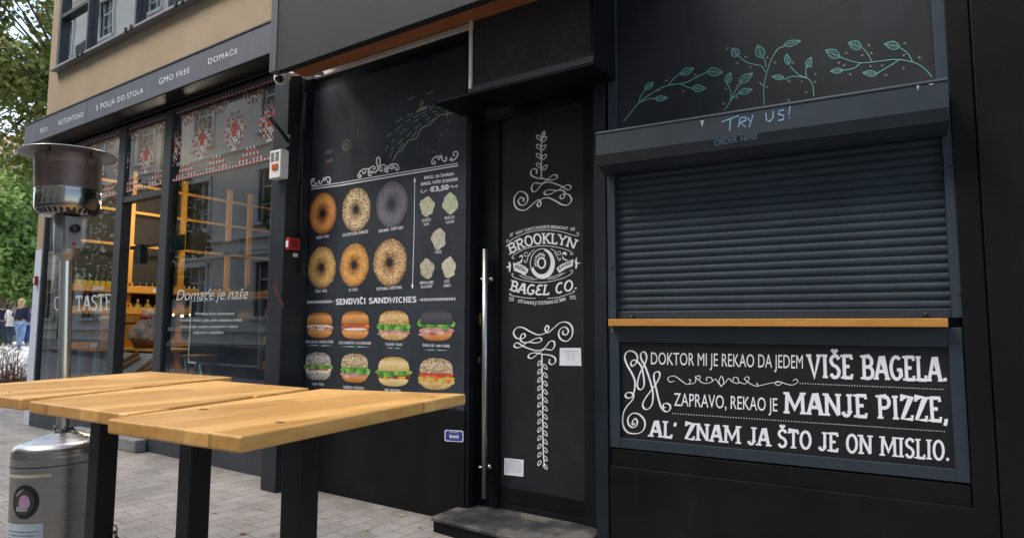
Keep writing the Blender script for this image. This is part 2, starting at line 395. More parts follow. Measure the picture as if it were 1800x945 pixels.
# ------------------------------------------------------------------ ground
def ground_mat():
    k = NM('concrete_pavers'); v = k.mapping(rot=(0, 0, R(12)))
    k2 = k.n('VectorMath', operation='ADD'); k.l(v, k2.inputs[0])
    br = k.n('TexBrick'); br.inputs['Scale'].default_value = 1; br.inputs['Brick Width'].default_value = .1; br.inputs['Row Height'].default_value = .2
    br.inputs['Mortar Size'].default_value = .004; br.inputs['Mortar Smooth'].default_value = .3; br.offset = 0
    sw = k.mapping(rot=(0, 0, R(92)))
    br2 = k.n('TexBrick'); br2.inputs['Scale'].default_value = 1; br2.inputs['Brick Width'].default_value = .24; br2.inputs['Row Height'].default_value = .142
    br2.inputs['Mortar Size'].default_value = .0042; br2.inputs['Mortar Smooth'].default_value = .25; br2.offset = .5
    br2.inputs['Color1'].default_value = (.262,.243,.225,1); br2.inputs['Color2'].default_value = (.318,.298,.278,1); br2.inputs['Mortar'].default_value = (.15,.13,.115,1)
    k.l(sw, br2.inputs['Vector']); k.t.nodes.remove(br)
    n = k.noise(k.mapping(), .9, 6, .6); n2 = k.noise(k.mapping(), 45, 5, .7)
    c = k.mix(1, br2.outputs['Color'], k.ramp(n, [(.3, (.78,.77,.76)), (.7, (1.12,1.1,1.08))]), 'MULTIPLY')
    c = k.mix(1, c, k.ramp(n2, [(.25, (.7,.7,.7)), (.6, (1.08,)*3)]), 'MULTIPLY')
    gum = k.n('TexVoronoi'); gum.inputs['Scale'].default_value = 3.3; k.l(k.mapping(), gum.inputs['Vector'])
    c = k.mix(k.ramp(gum.outputs['Distance'], [(.05, (.45,)*3), (.075, (0,0,0))]), c, (.13,.12,.11))
    c = k.mix(1, c, k.ramp(k.noise(k.mapping(scale=(1,1.6,1)), 2.3, 7, .7), [(.3, (.74,.73,.72)), (.55, (1.0,)*3), (.8, (1.1,1.08,1.05))]), 'MULTIPLY')
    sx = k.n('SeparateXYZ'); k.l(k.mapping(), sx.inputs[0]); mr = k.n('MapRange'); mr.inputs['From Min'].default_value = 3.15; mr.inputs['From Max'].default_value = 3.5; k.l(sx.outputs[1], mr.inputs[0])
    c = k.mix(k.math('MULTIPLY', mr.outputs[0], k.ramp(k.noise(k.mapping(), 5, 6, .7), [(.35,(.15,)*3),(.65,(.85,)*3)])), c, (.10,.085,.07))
    k.base(c); k.b.inputs['Roughness'].default_value = .85
    h = k.math('ADD', k.math('MULTIPLY', br2.outputs['Fac'], -1), k.math('MULTIPLY', n2, .35)); k.bump(h, .5, .006)
    return k.m
def gz(x, y=0): return 0 if x > -11 else min(.45, (-11-x)*.03) if x > -26 else .45
def grid(xs, ys, zf):
    mb = MB(); nx, ny = len(xs), len(ys)
    return mb.add([(x, y, zf(x, y)) for x in xs for y in ys], [(i*ny+j, (i+1)*ny+j, (i+1)*ny+j+1, i*ny+j+1) for i in range(nx-1) for j in range(ny-1)], False)
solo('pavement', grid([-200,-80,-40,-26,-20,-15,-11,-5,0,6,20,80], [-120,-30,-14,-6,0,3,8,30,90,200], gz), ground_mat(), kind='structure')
asph = paint('asphalt', (.055,.055,.058), .85, .25, 3, .3)
sand = paint('pale_paving', (.70,.68,.65), .85, .12, 1.2, .2)
solo('road', grid([-26,-15,-11,0,20,60], [-8.6,-1.9], lambda x, y: gz(x)+.004), asph, kind='structure')
solo('square', grid([-120,-60,-26,-21,-16.5], [2.2,5,9,16,40], lambda x, y: gz(x)+.006), sand, kind='structure')

# ------------------------------------------------------------------ bagel shop building
B = Thing('bagel_shop', 'black painted bagel shop front with a recessed doorway', 'building', (-2.2, 3.5, 0))
mb = MB().box(-4.437, -2.72, 3.5, 3.8, 0, 3.62); mb.box(-4.6, 1.2, 3.7, 3.95, 3.0, 3.64)
B.part('wall', mb, BLACK, bevel=.004)
mb = MB().box(-4.432, -2.725, 3.488, 3.5, 0, .745); B.part('plinth', mb, BLACKLOW, bevel=.003)
mb = MB().box(-4.63, -4.437, 3.25, 3.79, 0, 3.62); B.part('pilaster', mb, dirty_black('pilaster_paint', (.016,.0185,.023), .42), bevel=.006)
kb = MB(KM).box(-.082, -.004, -.02, .3, 0, 3.62); B.part('pier', kb, BLACK, bevel=.004)
kb = MB(KM).box(1.742, 1.836, -.02, .3, 0, 3.8); kb.box(1.84, 6, -.035, .3, 0, 3.8); B.part('side_wall', kb, BLACKLOW, bevel=.004)
kb = MB(KM).box(.0, 1.738, .0, .3, 0, .612); kb.box(.003, 1.828, -.016, 0, 0, .515); B.part('stall_riser', kb, BLACKLOW, bevel=.004)
kb = MB(KM).box(0, 1.74, .06, .3, .62, 3.62); B.part('backing_wall', kb, BLACK)
PILP = Plane((0, 3.25, 0), (0, -1, 0)); gm_ = MB()
for pts in ([(484,488),(486,505),(483,520)],[(479,500),(488,512),(493,528),(498,540)],[(481,510),(490,517)],[(486,524),(499,534)]): gm_.ribbon(PILP, spline(pts, 4), 1.6, .0015)
B.part('graffiti', gm_, paint('faded_red', (.10,.018,.022), .8, .4, 60, 0))
# doorway
mb = MB().box(-2.719, -2.70, 3.5, 3.79, .09, 2.9); mb.box(-2.70, -2.538, 3.615, 3.75, .09, 2.785); mb.box(-1.877, -1.805, 3.615, 3.75, .09, 2.785); mb.box(-1.80, -1.735, 3.6, 3.75, .09, 2.785); mb.box(-2.538, -1.877, 3.63, 3.75, .09, .138)
mb.box(-2.70, -1.74, 3.6, 3.75, 2.785, 3.0); B.part('door_frame', mb, BLACKDOOR, bevel=.003)
door = B.part('door', MB().box(-2.535, -1.88, 3.64, 3.69, .14, 2.78), dirty_black('door_panel_paint', (.0125,.0145,.017), .42), bevel=.002)
mb = MB().box(-2.533, -1.882, 3.630, 3.639, .142, .245); B.part('kick_plate', mb, BLACKLOW, door, bevel=.002)
hz = [(-2.655, 3.545, z) for z in (.16, 2.03)]
mb = MB().tube([on_y(851.5, 874, 3.55), on_y(853, 437.5, 3.55)], .021, 16)
STEELH = steel('handle_steel', (.5,.49,.47), .3, (40,40,1)); B.part('handle', mb, STEELH, door)
for p in ((866, 491), (863, 819)):
    e = on_y(*p, 3.63); mb = MB().tube([(e.x, 3.64, e.z), (e.x, 3.60, e.z)], .016, 14); mb.tube([(e.x, 3.615, e.z), (e.x-.05, 3.555, e.z)], .008, 8); B.part('handle_bracket', mb, STEELH, door)
e = on_y(842.5, 561, 3.6); BRASS = paint('brass', (.45,.3,.1), .3, .2, 20, 0, 1)
B.part('lock', MB().box(e.x-.013, e.x+.013, 3.597, 3.612, e.z-.04, e.z+.04), BRASS, door, bevel=.006)
e = on_y(842, 632, 3.6); B.part('keyhole', MB().box(e.x-.008, e.x+.008, 3.597, 3.612, e.z-.02, e.z+.02), STEELH, door, bevel=.003)

# painted ornaments on the door
U = Z(840, 220, 2.777); orn = MB(); DP = DOORP
def leaf_loop(cx, cy, L, Wd, ang, n=12):
    a = R(ang); pts = []
    for i in range(n+1):
        t = 2*math.pi*i/n; x = L*.5*math.cos(t); y = Wd*.5*math.sin(t)*(1-.35*math.cos(t))
        pts.append((cx+x*math.cos(a)-y*math.sin(a), cy+x*math.sin(a)+y*math.cos(a)))
    return pts
def px(pts, u): return [u(p) for p in pts]
orn.ribbon(DP, px(spline([(311,258),(309,215),(310,165),(309,120),(311,80),(318,52),(324,36)]), U), 2.0)
for x, y, a in ((298,62,50),(298,107,50),(297,152,50),(298,198,50),(324,68,-45),(321,108,-45),(324,154,-45),(328,206,-45),(320,44,-70)):
    orn.ribbon(DP, px(leaf_loop(x, y, 32, 15, a), U), 1.5)
SW = [(285,238),(288,220),(274,212),(259,224),(262,245),(287,257),(325,262),(352,268),(380,262),(387,248),(370,242),(343,262),(310,285),(278,281),(263,300),(266,322),(285,322),(300,303),(320,284),(352,279),(402,295),(440,316),(455,302),(440,292),(415,300),(390,318),(350,315),(325,325),(330,339),(355,335),(385,320),(412,318),(425,332),(418,356),(405,358),(402,345),(420,335),(445,340),(457,365),(440,388),(412,388),(380,370),(340,354),(303,365),(290,388),(300,398),(308,380),(294,364),(268,385),(235,412),(200,412),(179,388),(180,350),(203,324),(232,332),(244,358),(233,384),(210,390),(197,372),(208,353),(224,360),(221,374)]
sw = px(spline(SW, 5), U); nS = len(sw)
def calli(P, lo, hi):            # broad-nib width: heavy on down strokes
    out = []
    for i in range(len(P)):
        a, b = P[max(i-1,0)], P[min(i+1,len(P)-1)]; d = math.atan2(b[1]-a[1], b[0]-a[0])
        out.append(lo+(hi-lo)*abs(math.sin(d+.5))**2)
    return out
orn.ribbon(DP, sw, calli(sw, 1.3, 3.0))
lo = [(902.7+(1004.6-x)*1.03, 566.5+(368.5-y)*1.02) for x, y in sw]; orn.ribbon(DP, lo, calli(lo, 1.3, 3.0))
orn.ribbon(DP, spline([(952.5,622),(953,660),(954,720),(954.5,780),(957,820)]), 2)
for i in range(13):
    y = 638+i*14.6; orn.ribbon(DP, leaf_loop(948, y, 9.5, 4.6, 120), 1.3); orn.ribbon(DP, leaf_loop(958.8, y+6.5, 10.5, 4.8, 55), 1.3)
B.part('painted_ornament', orn, WHITE, door)
# round emblem on the door
em = MB(); V = Z(880, 380, 5.556)
slab(em, DP, 'BROOKLYN', px([(88,372),(410,268),(722,322)], V), px([(58,286),(400,166),(762,236)], V), .165, .15, gap=.02)
slab(em, DP, 'BAGeL CO.', px([(88,718),(395,768),(752,706)], V), px([(108,622),(415,668),(742,598)], V), .165, .15, gap=.02)
sans(em, DP, "NEW YORK'S FAVORITE BREAKFAST", px([(150,182),(400,124),(655,136)], V), px([(146,154),(400,92),(660,106)], V), .012)
sans(em, DP, 'EST', px([(92,202),(125,190)], V), px([(90,170),(122,160)], V), .01); sans(em, DP, '1983', px([(682,142),(724,140)], V), px([(680,112),(724,108)], V), .01)
sans(em, DP, 'FRESH', px([(138,510),(195,522),(240,552)], V), px([(142,468),(200,480),(248,512)], V), .01, lift=.0032)
sans(em, DP, 'TRADE', px([(80,812),(130,814)], V), px([(80,788),(130,790)], V), .01); sans(em, DP, 'MARK', px([(676,796),(732,790)], V), px([(676,774),(732,768)], V), .01)
em.ribbon(DP, px([(80,822),(132,823)], V), .8); em.ribbon(DP, px([(676,806),(738,803)], V), .8)
sans(em, DP, 'JOŠ DANAS JI TOSTIRAN UZ ŠMIR', px([(168,835),(400,862),(640,818)], V), px([(166,808),(400,828),(636,788)], V), .012)
for pts in ([(75,225),(60,235),(62,250),(85,245),(150,205),(280,155),(430,135),(580,148),(700,182),(745,190),(765,175),(752,158),(738,170)],
            [(118,395),(130,410),(118,414),(112,400),(130,375),(230,320),(340,293),(430,287),(540,300),(640,325),(700,355),(700,372),(684,372),(686,358)],
            [(128,565),(116,558),(112,575),(140,600),(240,628),(390,645),(520,628),(640,590),(700,550),(702,530),(686,528),(682,540)],
            [(105,765),(92,752),(88,766),(120,775),(240,795),(340,800)], [(455,800),(560,790),(660,760),(715,740),(720,728),(706,728)],
            [(330,325),(300,345),(270,380),(240,390),(232,365),(250,350),(265,365)], [(290,370),(265,400),(255,445),(235,448),(230,432),(245,428)],
            [(490,315),(530,340),(560,370),(582,372),(585,350),(568,342),(555,352)], [(525,350),(550,390),(570,430),(585,420),(575,405)],
            [(185,575),(230,600),(300,615),(360,612)], [(200,560),(250,585),(320,600)], [(455,612),(540,600),(630,548)], [(470,598),(540,580),(600,555)]):
    s = px(spline(pts, 5), V); em.ribbon(DP, s, .95)
for pts in ([(180,395),(205,372),(222,392),(214,405),(200,386),(182,402)], [(150,450),(185,450),(215,402),(212,440),(190,465)], [(598,365),(625,342),(648,362),(636,388),(622,362),(604,376)], [(598,380),(615,412),(650,425),(665,430),(630,432),(605,415)],
            [(75,442),(95,452),(102,480),(96,520),(90,550),(80,530),(84,505),(52,498),(70,484),(84,488),(86,470)], [(748,395),(738,420),(745,448),(785,455),(752,464),(742,512),(728,508),(732,470),(724,450),(730,420)]):
    em.fan(DP, px(pts, V))
t = [i*2*math.pi/40 for i in range(41)]
el = lambda cx, cy, rx, ry: px([(cx+rx*math.cos(a), cy+ry*math.sin(a)) for a in t], V)
em.ribbon(DP, el(408,462,118,146), 1.2)
outer = [(412+118*math.cos(a), 462+148*math.sin(a)) for a in [R(x) for x in range(-75, 160, 9)]]; inner = [(400+88*math.cos(a), 448+118*math.sin(a)) for a in [R(x) for x in range(-75, 160, 9)]]
for i in range(len(outer)-1): em.poly(DP, px([outer[i], outer[i+1], inner[i+1], inner[i]], V), .0026)
em.ribbon(DP, el(400,455,36,50), 2.8)
rnd = random.Random(3)
for i in range(26):
    a = R(150+i*6); r0 = .45+.2*rnd.random(); x, y = 400+100*r0*math.cos(a), 450+125*r0*math.sin(a)
    em.ribbon(DP, px([(x, y), (x+16*math.cos(a), y+20*math.sin(a))], V), .9, .0029)
for q in ([(120,455),(160,458),(225,482),(272,518),(262,545),(240,575),(185,550),(130,530)], [(545,508),(590,470),(650,442),(712,420),(704,486),(640,510),(575,552),(560,535)]):
    em.mi = 1; em.fan(DP, px(q, V), .0024); em.mi = 0
em.mi = 2
sans(em, DP, 'FRESH', px([(140,512),(190,522),(236,550)], V), px([(144,474),(200,486),(248,518)], V), .01, lift=.0044)
sans(em, DP, 'BAKED', px([(570,528),(630,490),(695,464)], V), px([(562,500),(622,462),(690,436)], V), .01, lift=.0044)
B.part('emblem', em, [WHITE, WHITE, BLACKDOOR], door)

# ------------------------------------------------------------------ notices and stickers
PAPER = paint('paper', (.72,.74,.80), .7, .04, 4, 0); INK = paint('print_ink', (.12,.13,.17), .8, .1, 5, 0)
def notice(name, label, pl, quad, rows, cat='notice'):
    c = pl(sum(p[0] for p in quad)/4, sum(p[1] for p in quad)/4)
    T = Thing(name, label, cat, c)
    mb = MB(); mb.poly(pl, quad, .003); mb.poly(pl, quad[::-1], .0012)
    T.part('sheet', mb, PAPER)
    f = warp((quad[0], quad[1]), (quad[3], quad[2])); mb = MB()
    for s, tx, a, b, h in rows: sans(mb, pl, tx, (f(a, s), f(b, s)), (f(a, s+h), f(b, s+h)), 0, lift=.0036)
    T.part('print', mb, INK)
notice('paper_notice', 'white paper notice taped to the door beside its lower swirl', DOORP, [(983.5,642),(1022,642.5),(1021,611),(984,611)],
       [(.80,'RADNO VRIJEME KUHINJE',.15,.85,.05),(.72,'PON - PET',.2,.55,.04),(.64,'OPENING HOURS',.3,.7,.04),(.5,'08 - 16',.35,.68,.06),(.4,'09 - 15',.35,.68,.05),(.3,'10 - 14',.35,.68,.05)])
notice('paper_notice', 'white paper notice full of small print low on the door', DOORP, [(886,833.5),(920,837),(920.5,807.5),(886.5,804)],
       [(.82,'OBAVIJEST',.2,.8,.08),(.7,'prigovori potrošača podnose se',.08,.92,.05),(.6,'u pisanom obliku putem pošte ili',.08,.92,.05),(.5,'elektroničke pošte na adresu',.08,.9,.05),(.4,'sjedišta u roku od osam dana',.08,.92,.05),(.3,'odgovor ćemo dati pisanim',.08,.92,.05),(.2,'putem u zakonskom roku',.08,.8,.05)])
T = Thing('wall_sticker', 'small blue sticker with white border under the menu board', 'sticker', WALL(798, 766))
P2 = Plane((0, 3.486, 0), (0, -1, 0))
def rrect(x0, y0, x1, y1, r, dy=0): return [p for cx, cy, a in ((x1-r,y1-r,0),(x0+r,y1-r,90),(x0+r,y0+r,180),(x1-r,y0+r,270)) for p in [(q[0], q[1]+dy*(q[0]-x0)/(x1-x0)) for q in arc(cx, cy, r, r, a, a+90, 4)]]
T.part('border', MB().fan(P2, rrect(781.5,754.5,814.5,774.5,3,2), .0012), PAPER)
T.part('face', MB().fan(P2, rrect(783,756,813,773,2.5,2), .002), paint('sticker_blue', '#2b3a86', .5, .05, 4, 0))
mb = MB(); sans(mb, P2, 'brend', ((790.5,769),(806,770)), ((790.5,762),(806,763)), .03, lift=.003); sans(mb, P2, 'SAFE STAY', ((790,759.6),(806,760.6)), ((790,757.6),(806,758.6)), .01, lift=.003)
T.part('print', mb, PAPER)
# ------------------------------------------------------------------ menu board
MPL = Plane((0, 3.492, 0), (0, -1, 0))
M = Thing('menu_board', 'tall black menu board with bagel and sandwich photos beside the door', 'menu board', (-3.58, 3.492, .75))
mb = MB().box(-4.425, -2.735, 3.492, 3.4995, .75, 3.35); mb.box(-3.884, -3.881, 3.4908, 3.4925, .75, 3.35); mb.box(-3.345, -3.342, 3.4908, 3.4925, .75, 3.35); M.part('panel', mb, dirty_black('menu_panel', (.027,.033,.042), .5, .4), bevel=.002)
# header rule with scrolls
mb = MB()
mb.ribbon(MPL, [(547,328.5),(600,321),(700,304),(805,287)], 1.6); mb.ribbon(MPL, [(547,332.5),(600,325.5),(700,308.5),(805,291)], 2.2)
A = Z(530, 240, 8.594); Bz = Z(660, 230, 7.875)
for u, w_, pts in ((A, 2.3, [(185,690),(175,670),(195,645),(175,635),(150,660),(145,700),(165,735),(210,735),(230,705),(205,700)]), (A, 2.0, [(262,665),(265,705),(295,710),(320,660),(345,620),(375,640),(350,665)]), (A, 2.3, [(370,620),(415,612),(435,650),(425,695),(395,690),(400,665)]),
    (A, 2.2, [(885,575),(900,600),(870,620),(855,595),(880,535),(940,490),(1000,490),(1030,480),(1060,460)]), (A, 2.2, [(925,530),(935,560),(965,540),(970,510)]), (A, 2.2, [(1040,560),(1055,540),(1030,530),(1010,550),(1020,590),(1060,580)]), (A, 2.2, [(1010,545),(1020,500),(1070,450),(1110,465),(1100,495),(1080,485)]), (A, 2.4, [(1060,520),(1100,545),(1150,500),(1185,400),(1180,330),(1160,315),(1135,340),(1140,420),(1165,490),(1200,520),(1230,510)]),
    (A, 2.2, [(1210,490),(1195,450),(1230,425),(1270,440),(1290,480),(1255,500),(1250,470)]), (A, 2.2, [(1250,520),(1290,530),(1300,490),(1280,440)]), (Bz, 2.2, [(130,560),(165,570),(175,520),(195,475),(250,455),(300,470),(322,510),(305,545),(280,530),(290,505)]), (Bz, 2.1, [(200,500),(215,525),(240,520),(225,490),(250,480),(265,520)]),
    (Bz, 2.2, [(815,420),(830,440),(805,460),(780,440),(790,395),(840,355),(890,350),(905,340)]), (Bz, 2.2, [(860,375),(880,395),(915,345),(925,400),(960,420),(985,390),(980,365),(965,380)]), (Bz, 2.2, [(1040,370),(1060,385),(1040,405),(1025,390),(1045,410),(1090,400),(1125,360),(1140,310),(1115,285),(1085,300),(1075,330),(1100,345)])):
    s = px(spline(pts, 4), u); mb.ribbon(MPL, s, w_)
for p, r in ((A((205,705)),1.4),(A((270,670)),1.4),(A((350,660)),1.5),(A((885,585)),1.5),(A((1040,545)),1.5),(A((1255,480)),1.5),(Bz((818,425)),1.4),(Bz((862,378)),1.4)): mb.fan(MPL, arc(p[0], p[1], r, r, 0, 340, 10), .0032)
# divider arrow of the right column and the leaf sprigs of the second heading
mb.ribbon(MPL, [(729,316),(728,400),(725,505)], 1.0); mb.fan(MPL, [(729,311),(731,318),(729,323),(727,318)]); mb.fan(MPL, [(725,497),(727,502),(725,508),(723,502)])
for x0, x1, y0, y1 in ((540,586,531,529.5), (737,800,526.5,525)):
    mb.ribbon(MPL, [(x0,y0),(x1,y1)], 1.0)
    for i in range(14):
        s = i/13; x = x0+3+(x1-x0-6)*s; y = y0+(y1-y0)*s; d = 1 if x0 > 700 else -1
        mb.fan(MPL, [(x,y),(x+2*d,y-2.6),(x+4*d,y-2.4)], .0027); mb.fan(MPL, [(x,y),(x+2*d,y+2.6),(x+4*d,y+2.4)], .0027)
for u, pts in ((Bz, [(650,815),(628,830),(640,855),(680,845),(700,815),(715,830)]), (Bz, [(1030,775),(1055,760),(1075,775),(1055,780),(1095,770),(1125,775),(1130,755),(1110,755)])): mb.ribbon(MPL, px(spline(pts, 4), u), 1.1)
M.part('scroll_ornament', mb, WHITE)
# headings and captions
mb = MB()
slab(mb, MPL, 'SENDVIČI', ((590,535),(643,533.5)), ((590,525.5),(643,523.5)), .2, .16)
slab(mb, MPL, 'SANDWICHES', ((648,533.2),(732,530.6)), ((648,523.5),(732,521)), .2, .16)
def cap(tx, x0, y0, x1, y1, h=5.2, off=.012): sans(mb, MPL, tx, ((x0,y0),(x1,y1)), ((x0,y0-h),(x1,y1-h)), off)
slab(mb, MPL, 'BAGEL SA ŠMIROM', ((745.5,315),(798,308)), ((745.5,310),(798,303)), .2, .14)
slab(mb, MPL, 'BAGEL WITH SCHMEAR', ((740,326),(804.5,317.5)), ((740,321),(804.5,312)), .2, .14)
cap('€3,50', 755, 338, 789, 333, 9, .035)
for t_, x0, y0, x1, y1 in (('OBIČNI · PLAIN',556,421,578,417),('SUNCOKRET SEZAM · SESAME SEED',602,416,647,409),('CRNI MAK · POPPY SEED',665,409,709,402),('ČEŠNJAK · GARLIC',554,514.5,575,513),('LUK · ONION',613,512,628,511),('SVE PO MALO · EVERYTHING',662,510.5,706,507)): cap(t_, x0, y0, x1, y1, 5.2)
for t_, x0, y0, x1, y1 in (('KLASIČNI',742,390,757,388),('PLAIN',745,397,754,395.5),('MLADI LUK',782,385.5,799,383.5),('SCALLION',784,393,798,391),('POVRĆE',765,446,776,445),('SMOKVA & MED',738,499.5,762,498),('FIG & HONEY',740,506.5,760,505),('LOSOS',781,497,790,496),('SALMON',779.5,504.5,792,503.5)): cap(t_, x0, y0, x1, y1, 5, .008)
for t_, x0, y0, x1, y1 in (('ŠUNKA, JAJE & SIR · HAM, EGG & CHEESE',537,602.5,585.5,602.5),('LOSOS & KREMASTI SIR · LOX & CREAM CHEESE',595.5,604,652,605),('TALIJANSKI · ITALIAN',677,606.5,707,607.5),('ŠUNKA & SIR · HAM & CHEESE',743,608.5,790,610),('TUNA · TUNA',548,676.5,569,677),('MOZZARELLA · MOZZARELLA',604,682,640,684),('VEGE · VEGETARIAN',676,687,704,688.5)): cap(t_, x0, y0, x1, y1, 4.6, .008)
for x0, x1, y in ((538,586,606.5),(598,652,608.7),(679,706,611.2),(745,788,614.5)):
    c_ = (x0+x1)/2; mb.fan(MPL, [(x0,y-.1),(c_-4,y-.6),(c_-4,y+.6)]); mb.fan(MPL, [(x1,y+.8),(c_+4,y-.2),(c_+4,y+1)])
for i in range(7): mb.ribbon(MPL, [(772+i*4, 717+i*.6), (774+i*4, 728+i*.5)], 1.6)
M.part('lettering', mb, WHITE)
mb = MB()
for i, (x, y) in enumerate(((562,608.5),(625,611),(692.5,613.5),(766.5,616.5))): sans(mb, MPL, ('5,50','6,90','7,50','5,90')[i], ((x-4,y),(x+4,y+.3)), ((x-4,y-4.2),(x+4,y-3.9)), .01)
M.part('prices', mb, paint('price_green', '#2f8f66', .6, .05, 4, 0))

# printed pictures: ring bagels
def bagel_print(name, crust, rim, seeds, dens, hole, sc=15):
    k = NM(name); v = k.mapping('Generated', loc=(-.5,0,-.5)); sx = k.n('SeparateXYZ'); k.l(v, sx.inputs[0])
    r = k.math('SQRT', k.math('ADD', k.math('POWER', k.math('ABSOLUTE', sx.outputs[0]), 2), k.math('POWER', k.math('ABSOLUTE', sx.outputs[2]), 2)))
    r = k.math('ADD', r, k.math('MULTIPLY', k.math('SUBTRACT', k.noise(k.mapping('Generated', scale=(4,1,4)), 1.5, 3), .5), .07))
    c = k.ramp(r, [(.0, hole), (.08, hole), (.11, tuple(x*.5 for x in col(rim)[:3])), (.17, rim), (.25, crust), (.32, tuple(min(1, x*1.35) for x in col(crust)[:3])), (.41, crust), (.47, rim), (.51, tuple(x*.55 for x in col(rim)[:3]))])
    for s_c, thr, s2 in seeds:
        vo = k.n('TexVoronoi'); vo.inputs['Scale'].default_value = s2; k.l(k.mapping('Generated', scale=(1,1,1.5), loc=(thr*7,0,s2)), vo.inputs['Vector'])
        m_ = k.math('MULTIPLY', k.math('LESS_THAN', vo.outputs['Distance'], thr), k.math('GREATER_THAN', r, .13)); c = k.mix(k.math('MULTIPLY', m_, dens), c, s_c)
    c = k.mix(1, c, k.ramp(k.noise(k.mapping('Generated'), 9, 4), [(.3, (.75,.75,.75)), (.7, (1.1,1.1,1.1))]), 'MULTIPLY')
    k.base(c); k.b.inputs['Roughness'].default_value = .55; return k.m
DK = (.012,.012,.016)
BG = [((568,375),24,37, bagel_print('plain_bagel_print', '#d89650', '#b0662e', [], 0, DK)),
      ((626.5,368),25,38.5, bagel_print('seeded_bagel_print', '#d2b68c', '#a8875e', [('#efe0bd',.34,15),('#2e2624',.33,13),('#70583f',.28,17)], .9, DK)),
      ((689,359),28,40.5, bagel_print('poppy_bagel_print', '#716e78', '#5c5963', [('#4a4750',.33,24),('#8d8a94',.25,27)], .9, (.03,.03,.035))),
      ((566,470),24.5,37.5, bagel_print('garlic_bagel_print', '#d0a660', '#a4763c', [('#e8cc96',.33,18),('#8f6a3a',.26,20)], .85, DK)),
      ((623,465.5),25.5,38.5, bagel_print('onion_bagel_print', '#cf954a', '#a86c30', [('#e6c484',.33,19),('#6e4a2a',.22,21)], .85, DK)),
      ((686,461),29.5,41.5, bagel_print('mixed_bagel_print', '#cba270', '#a07446', [('#ead6b0',.32,17),('#3a2f2a',.3,18),('#7b5a3c',.25,20)], .9, DK))]
BL_ = ['plain golden bagel picture','bagel picture covered in pale and dark seeds','dark grey poppy bagel picture','pale garlic bagel picture','orange brown onion bagel picture','bagel picture with mixed seeds']
rnd = random.Random(5)
for (c, rx, ry, m), lb in zip(BG, BL_):
    pts = [(c[0]+rx*(1+.018*math.sin(3*a+rx)+.008*rnd.uniform(-1,1))*math.cos(a)+2*math.sin(a)*-.9, c[1]+ry*(1+.015*math.cos(2*a+ry)+.006*rnd.uniform(-1,1))*math.sin(a)) for a in [i*2*math.pi/48 for i in range(48)]]
    M.part('bagel_picture', MB().fan(MPL, pts, .0016), m, label=lb)
# dollops of spread
def dollop(name, a, b, d):
    k = NM(name); v = k.mapping('Generated'); n = k.noise(v, 5, 6, .7, 1.5)
    k.base(k.ramp(n, [(.3, d), (.48, a), (.7, b)])); return k.m
for (x, y, rx, ry, m, lb) in ((751,363,12.5,17,dollop('plain_spread','#bdbd9f','#dcdcc6','#8d8e72'),'pale spread picture'),(791.5,358,13.5,17.5,dollop('herb_spread','#b8bf9f','#d8dcc6','#87906f'),'greenish spread picture'),(771,420,12.5,18,dollop('veg_spread','#b4b09c','#d8d6c8','#7c7566'),'speckled spread picture'),(750.5,472,12.5,17,dollop('fig_spread','#aca68e','#d4d0bd','#6b6455'),'dark flecked spread picture'),(789,470,12,18,dollop('salmon_spread','#bdb9a0','#dcd8c6','#8f8a75'),'cream spread picture')):
    pts = [(x+rx*(1+.1*math.sin(5*a+x)+.07*rnd.uniform(-1,1))*math.cos(a), y+ry*(1+.1*math.cos(4*a+y)+.06*rnd.uniform(-1,1))*math.sin(a)) for a in [i*2*math.pi/36 for i in range(36)]]
    M.part('spread_picture', MB().fan(MPL, pts, .0016), m, label=lb)
# sandwiches
def bun(name, a, b, seeds=None):
    k = NM(name); v = k.mapping('Generated'); sx = k.n('SeparateXYZ'); k.l(v, sx.inputs[0])
    c = k.ramp(k.math('ADD', sx.outputs[2], k.math('MULTIPLY', k.noise(v, 3, 4), .3)), [(.15, a), (.75, b), (1, a)])
    if seeds:
        for s_c, thr, s2 in seeds:
            vo = k.n('TexVoronoi'); vo.inputs['Scale'].default_value = s2; k.l(k.mapping('Generated', scale=(1.2,1,.9), loc=(s2,0,0)), vo.inputs['Vector']); c = k.mix(k.math('LESS_THAN', vo.outputs['Distance'], thr), c, s_c)
    k.base(c); return k.m
def filling(name, cs, sc=7):
    k = NM(name); n = k.noise(k.mapping('Generated', scale=(1,1,1.6)), sc, 5, .7, 1)
    k.base(k.ramp(n, [(.30+.4*i/max(1, len(cs)-1), c_) for i, c_ in enumerate(cs)])); return k.m
LET = filling('lettuce_print', ['#1c4a1a','#55a035','#9acb5c'], 12)
S_PLAIN = bun('plain_bun_print', '#a4602a', '#e3a35c'); S_SES = bun('sesame_bun_print', '#a67838', '#dab878', [('#f0dcae',.35,14),('#7f5a2c',.2,16)])
S_BLK = bun('black_bun_print', '#39383e', '#55545c', [('#2b2a2f',.3,22)]); S_MIX = bun('seed_bun_print', '#a4875c', '#d2b890', [('#f2ead6',.33,13),('#2c2620',.34,14)]); S_GRY = bun('grey_seed_bun_print', '#8b8478', '#cbc4b6', [('#f0ebe0',.33,13),('#38322c',.36,14)]); S_PAL = bun('pale_bun_print', '#c09a56', '#e6ce96', [('#ead5a2',.3,14)])
HAM = filling('ham_print', ['#8d4a48','#c68a86','#e3b9b0']); EGG = filling('egg_print', ['#a8542f','#e8dcbc','#f0e8d4','#9b4a3a']); LOX = filling('salmon_print', ['#5c3550','#cf5a34','#e08a5c']); CRM = filling('cream_print', ['#d8d2c4','#f2eee4'])
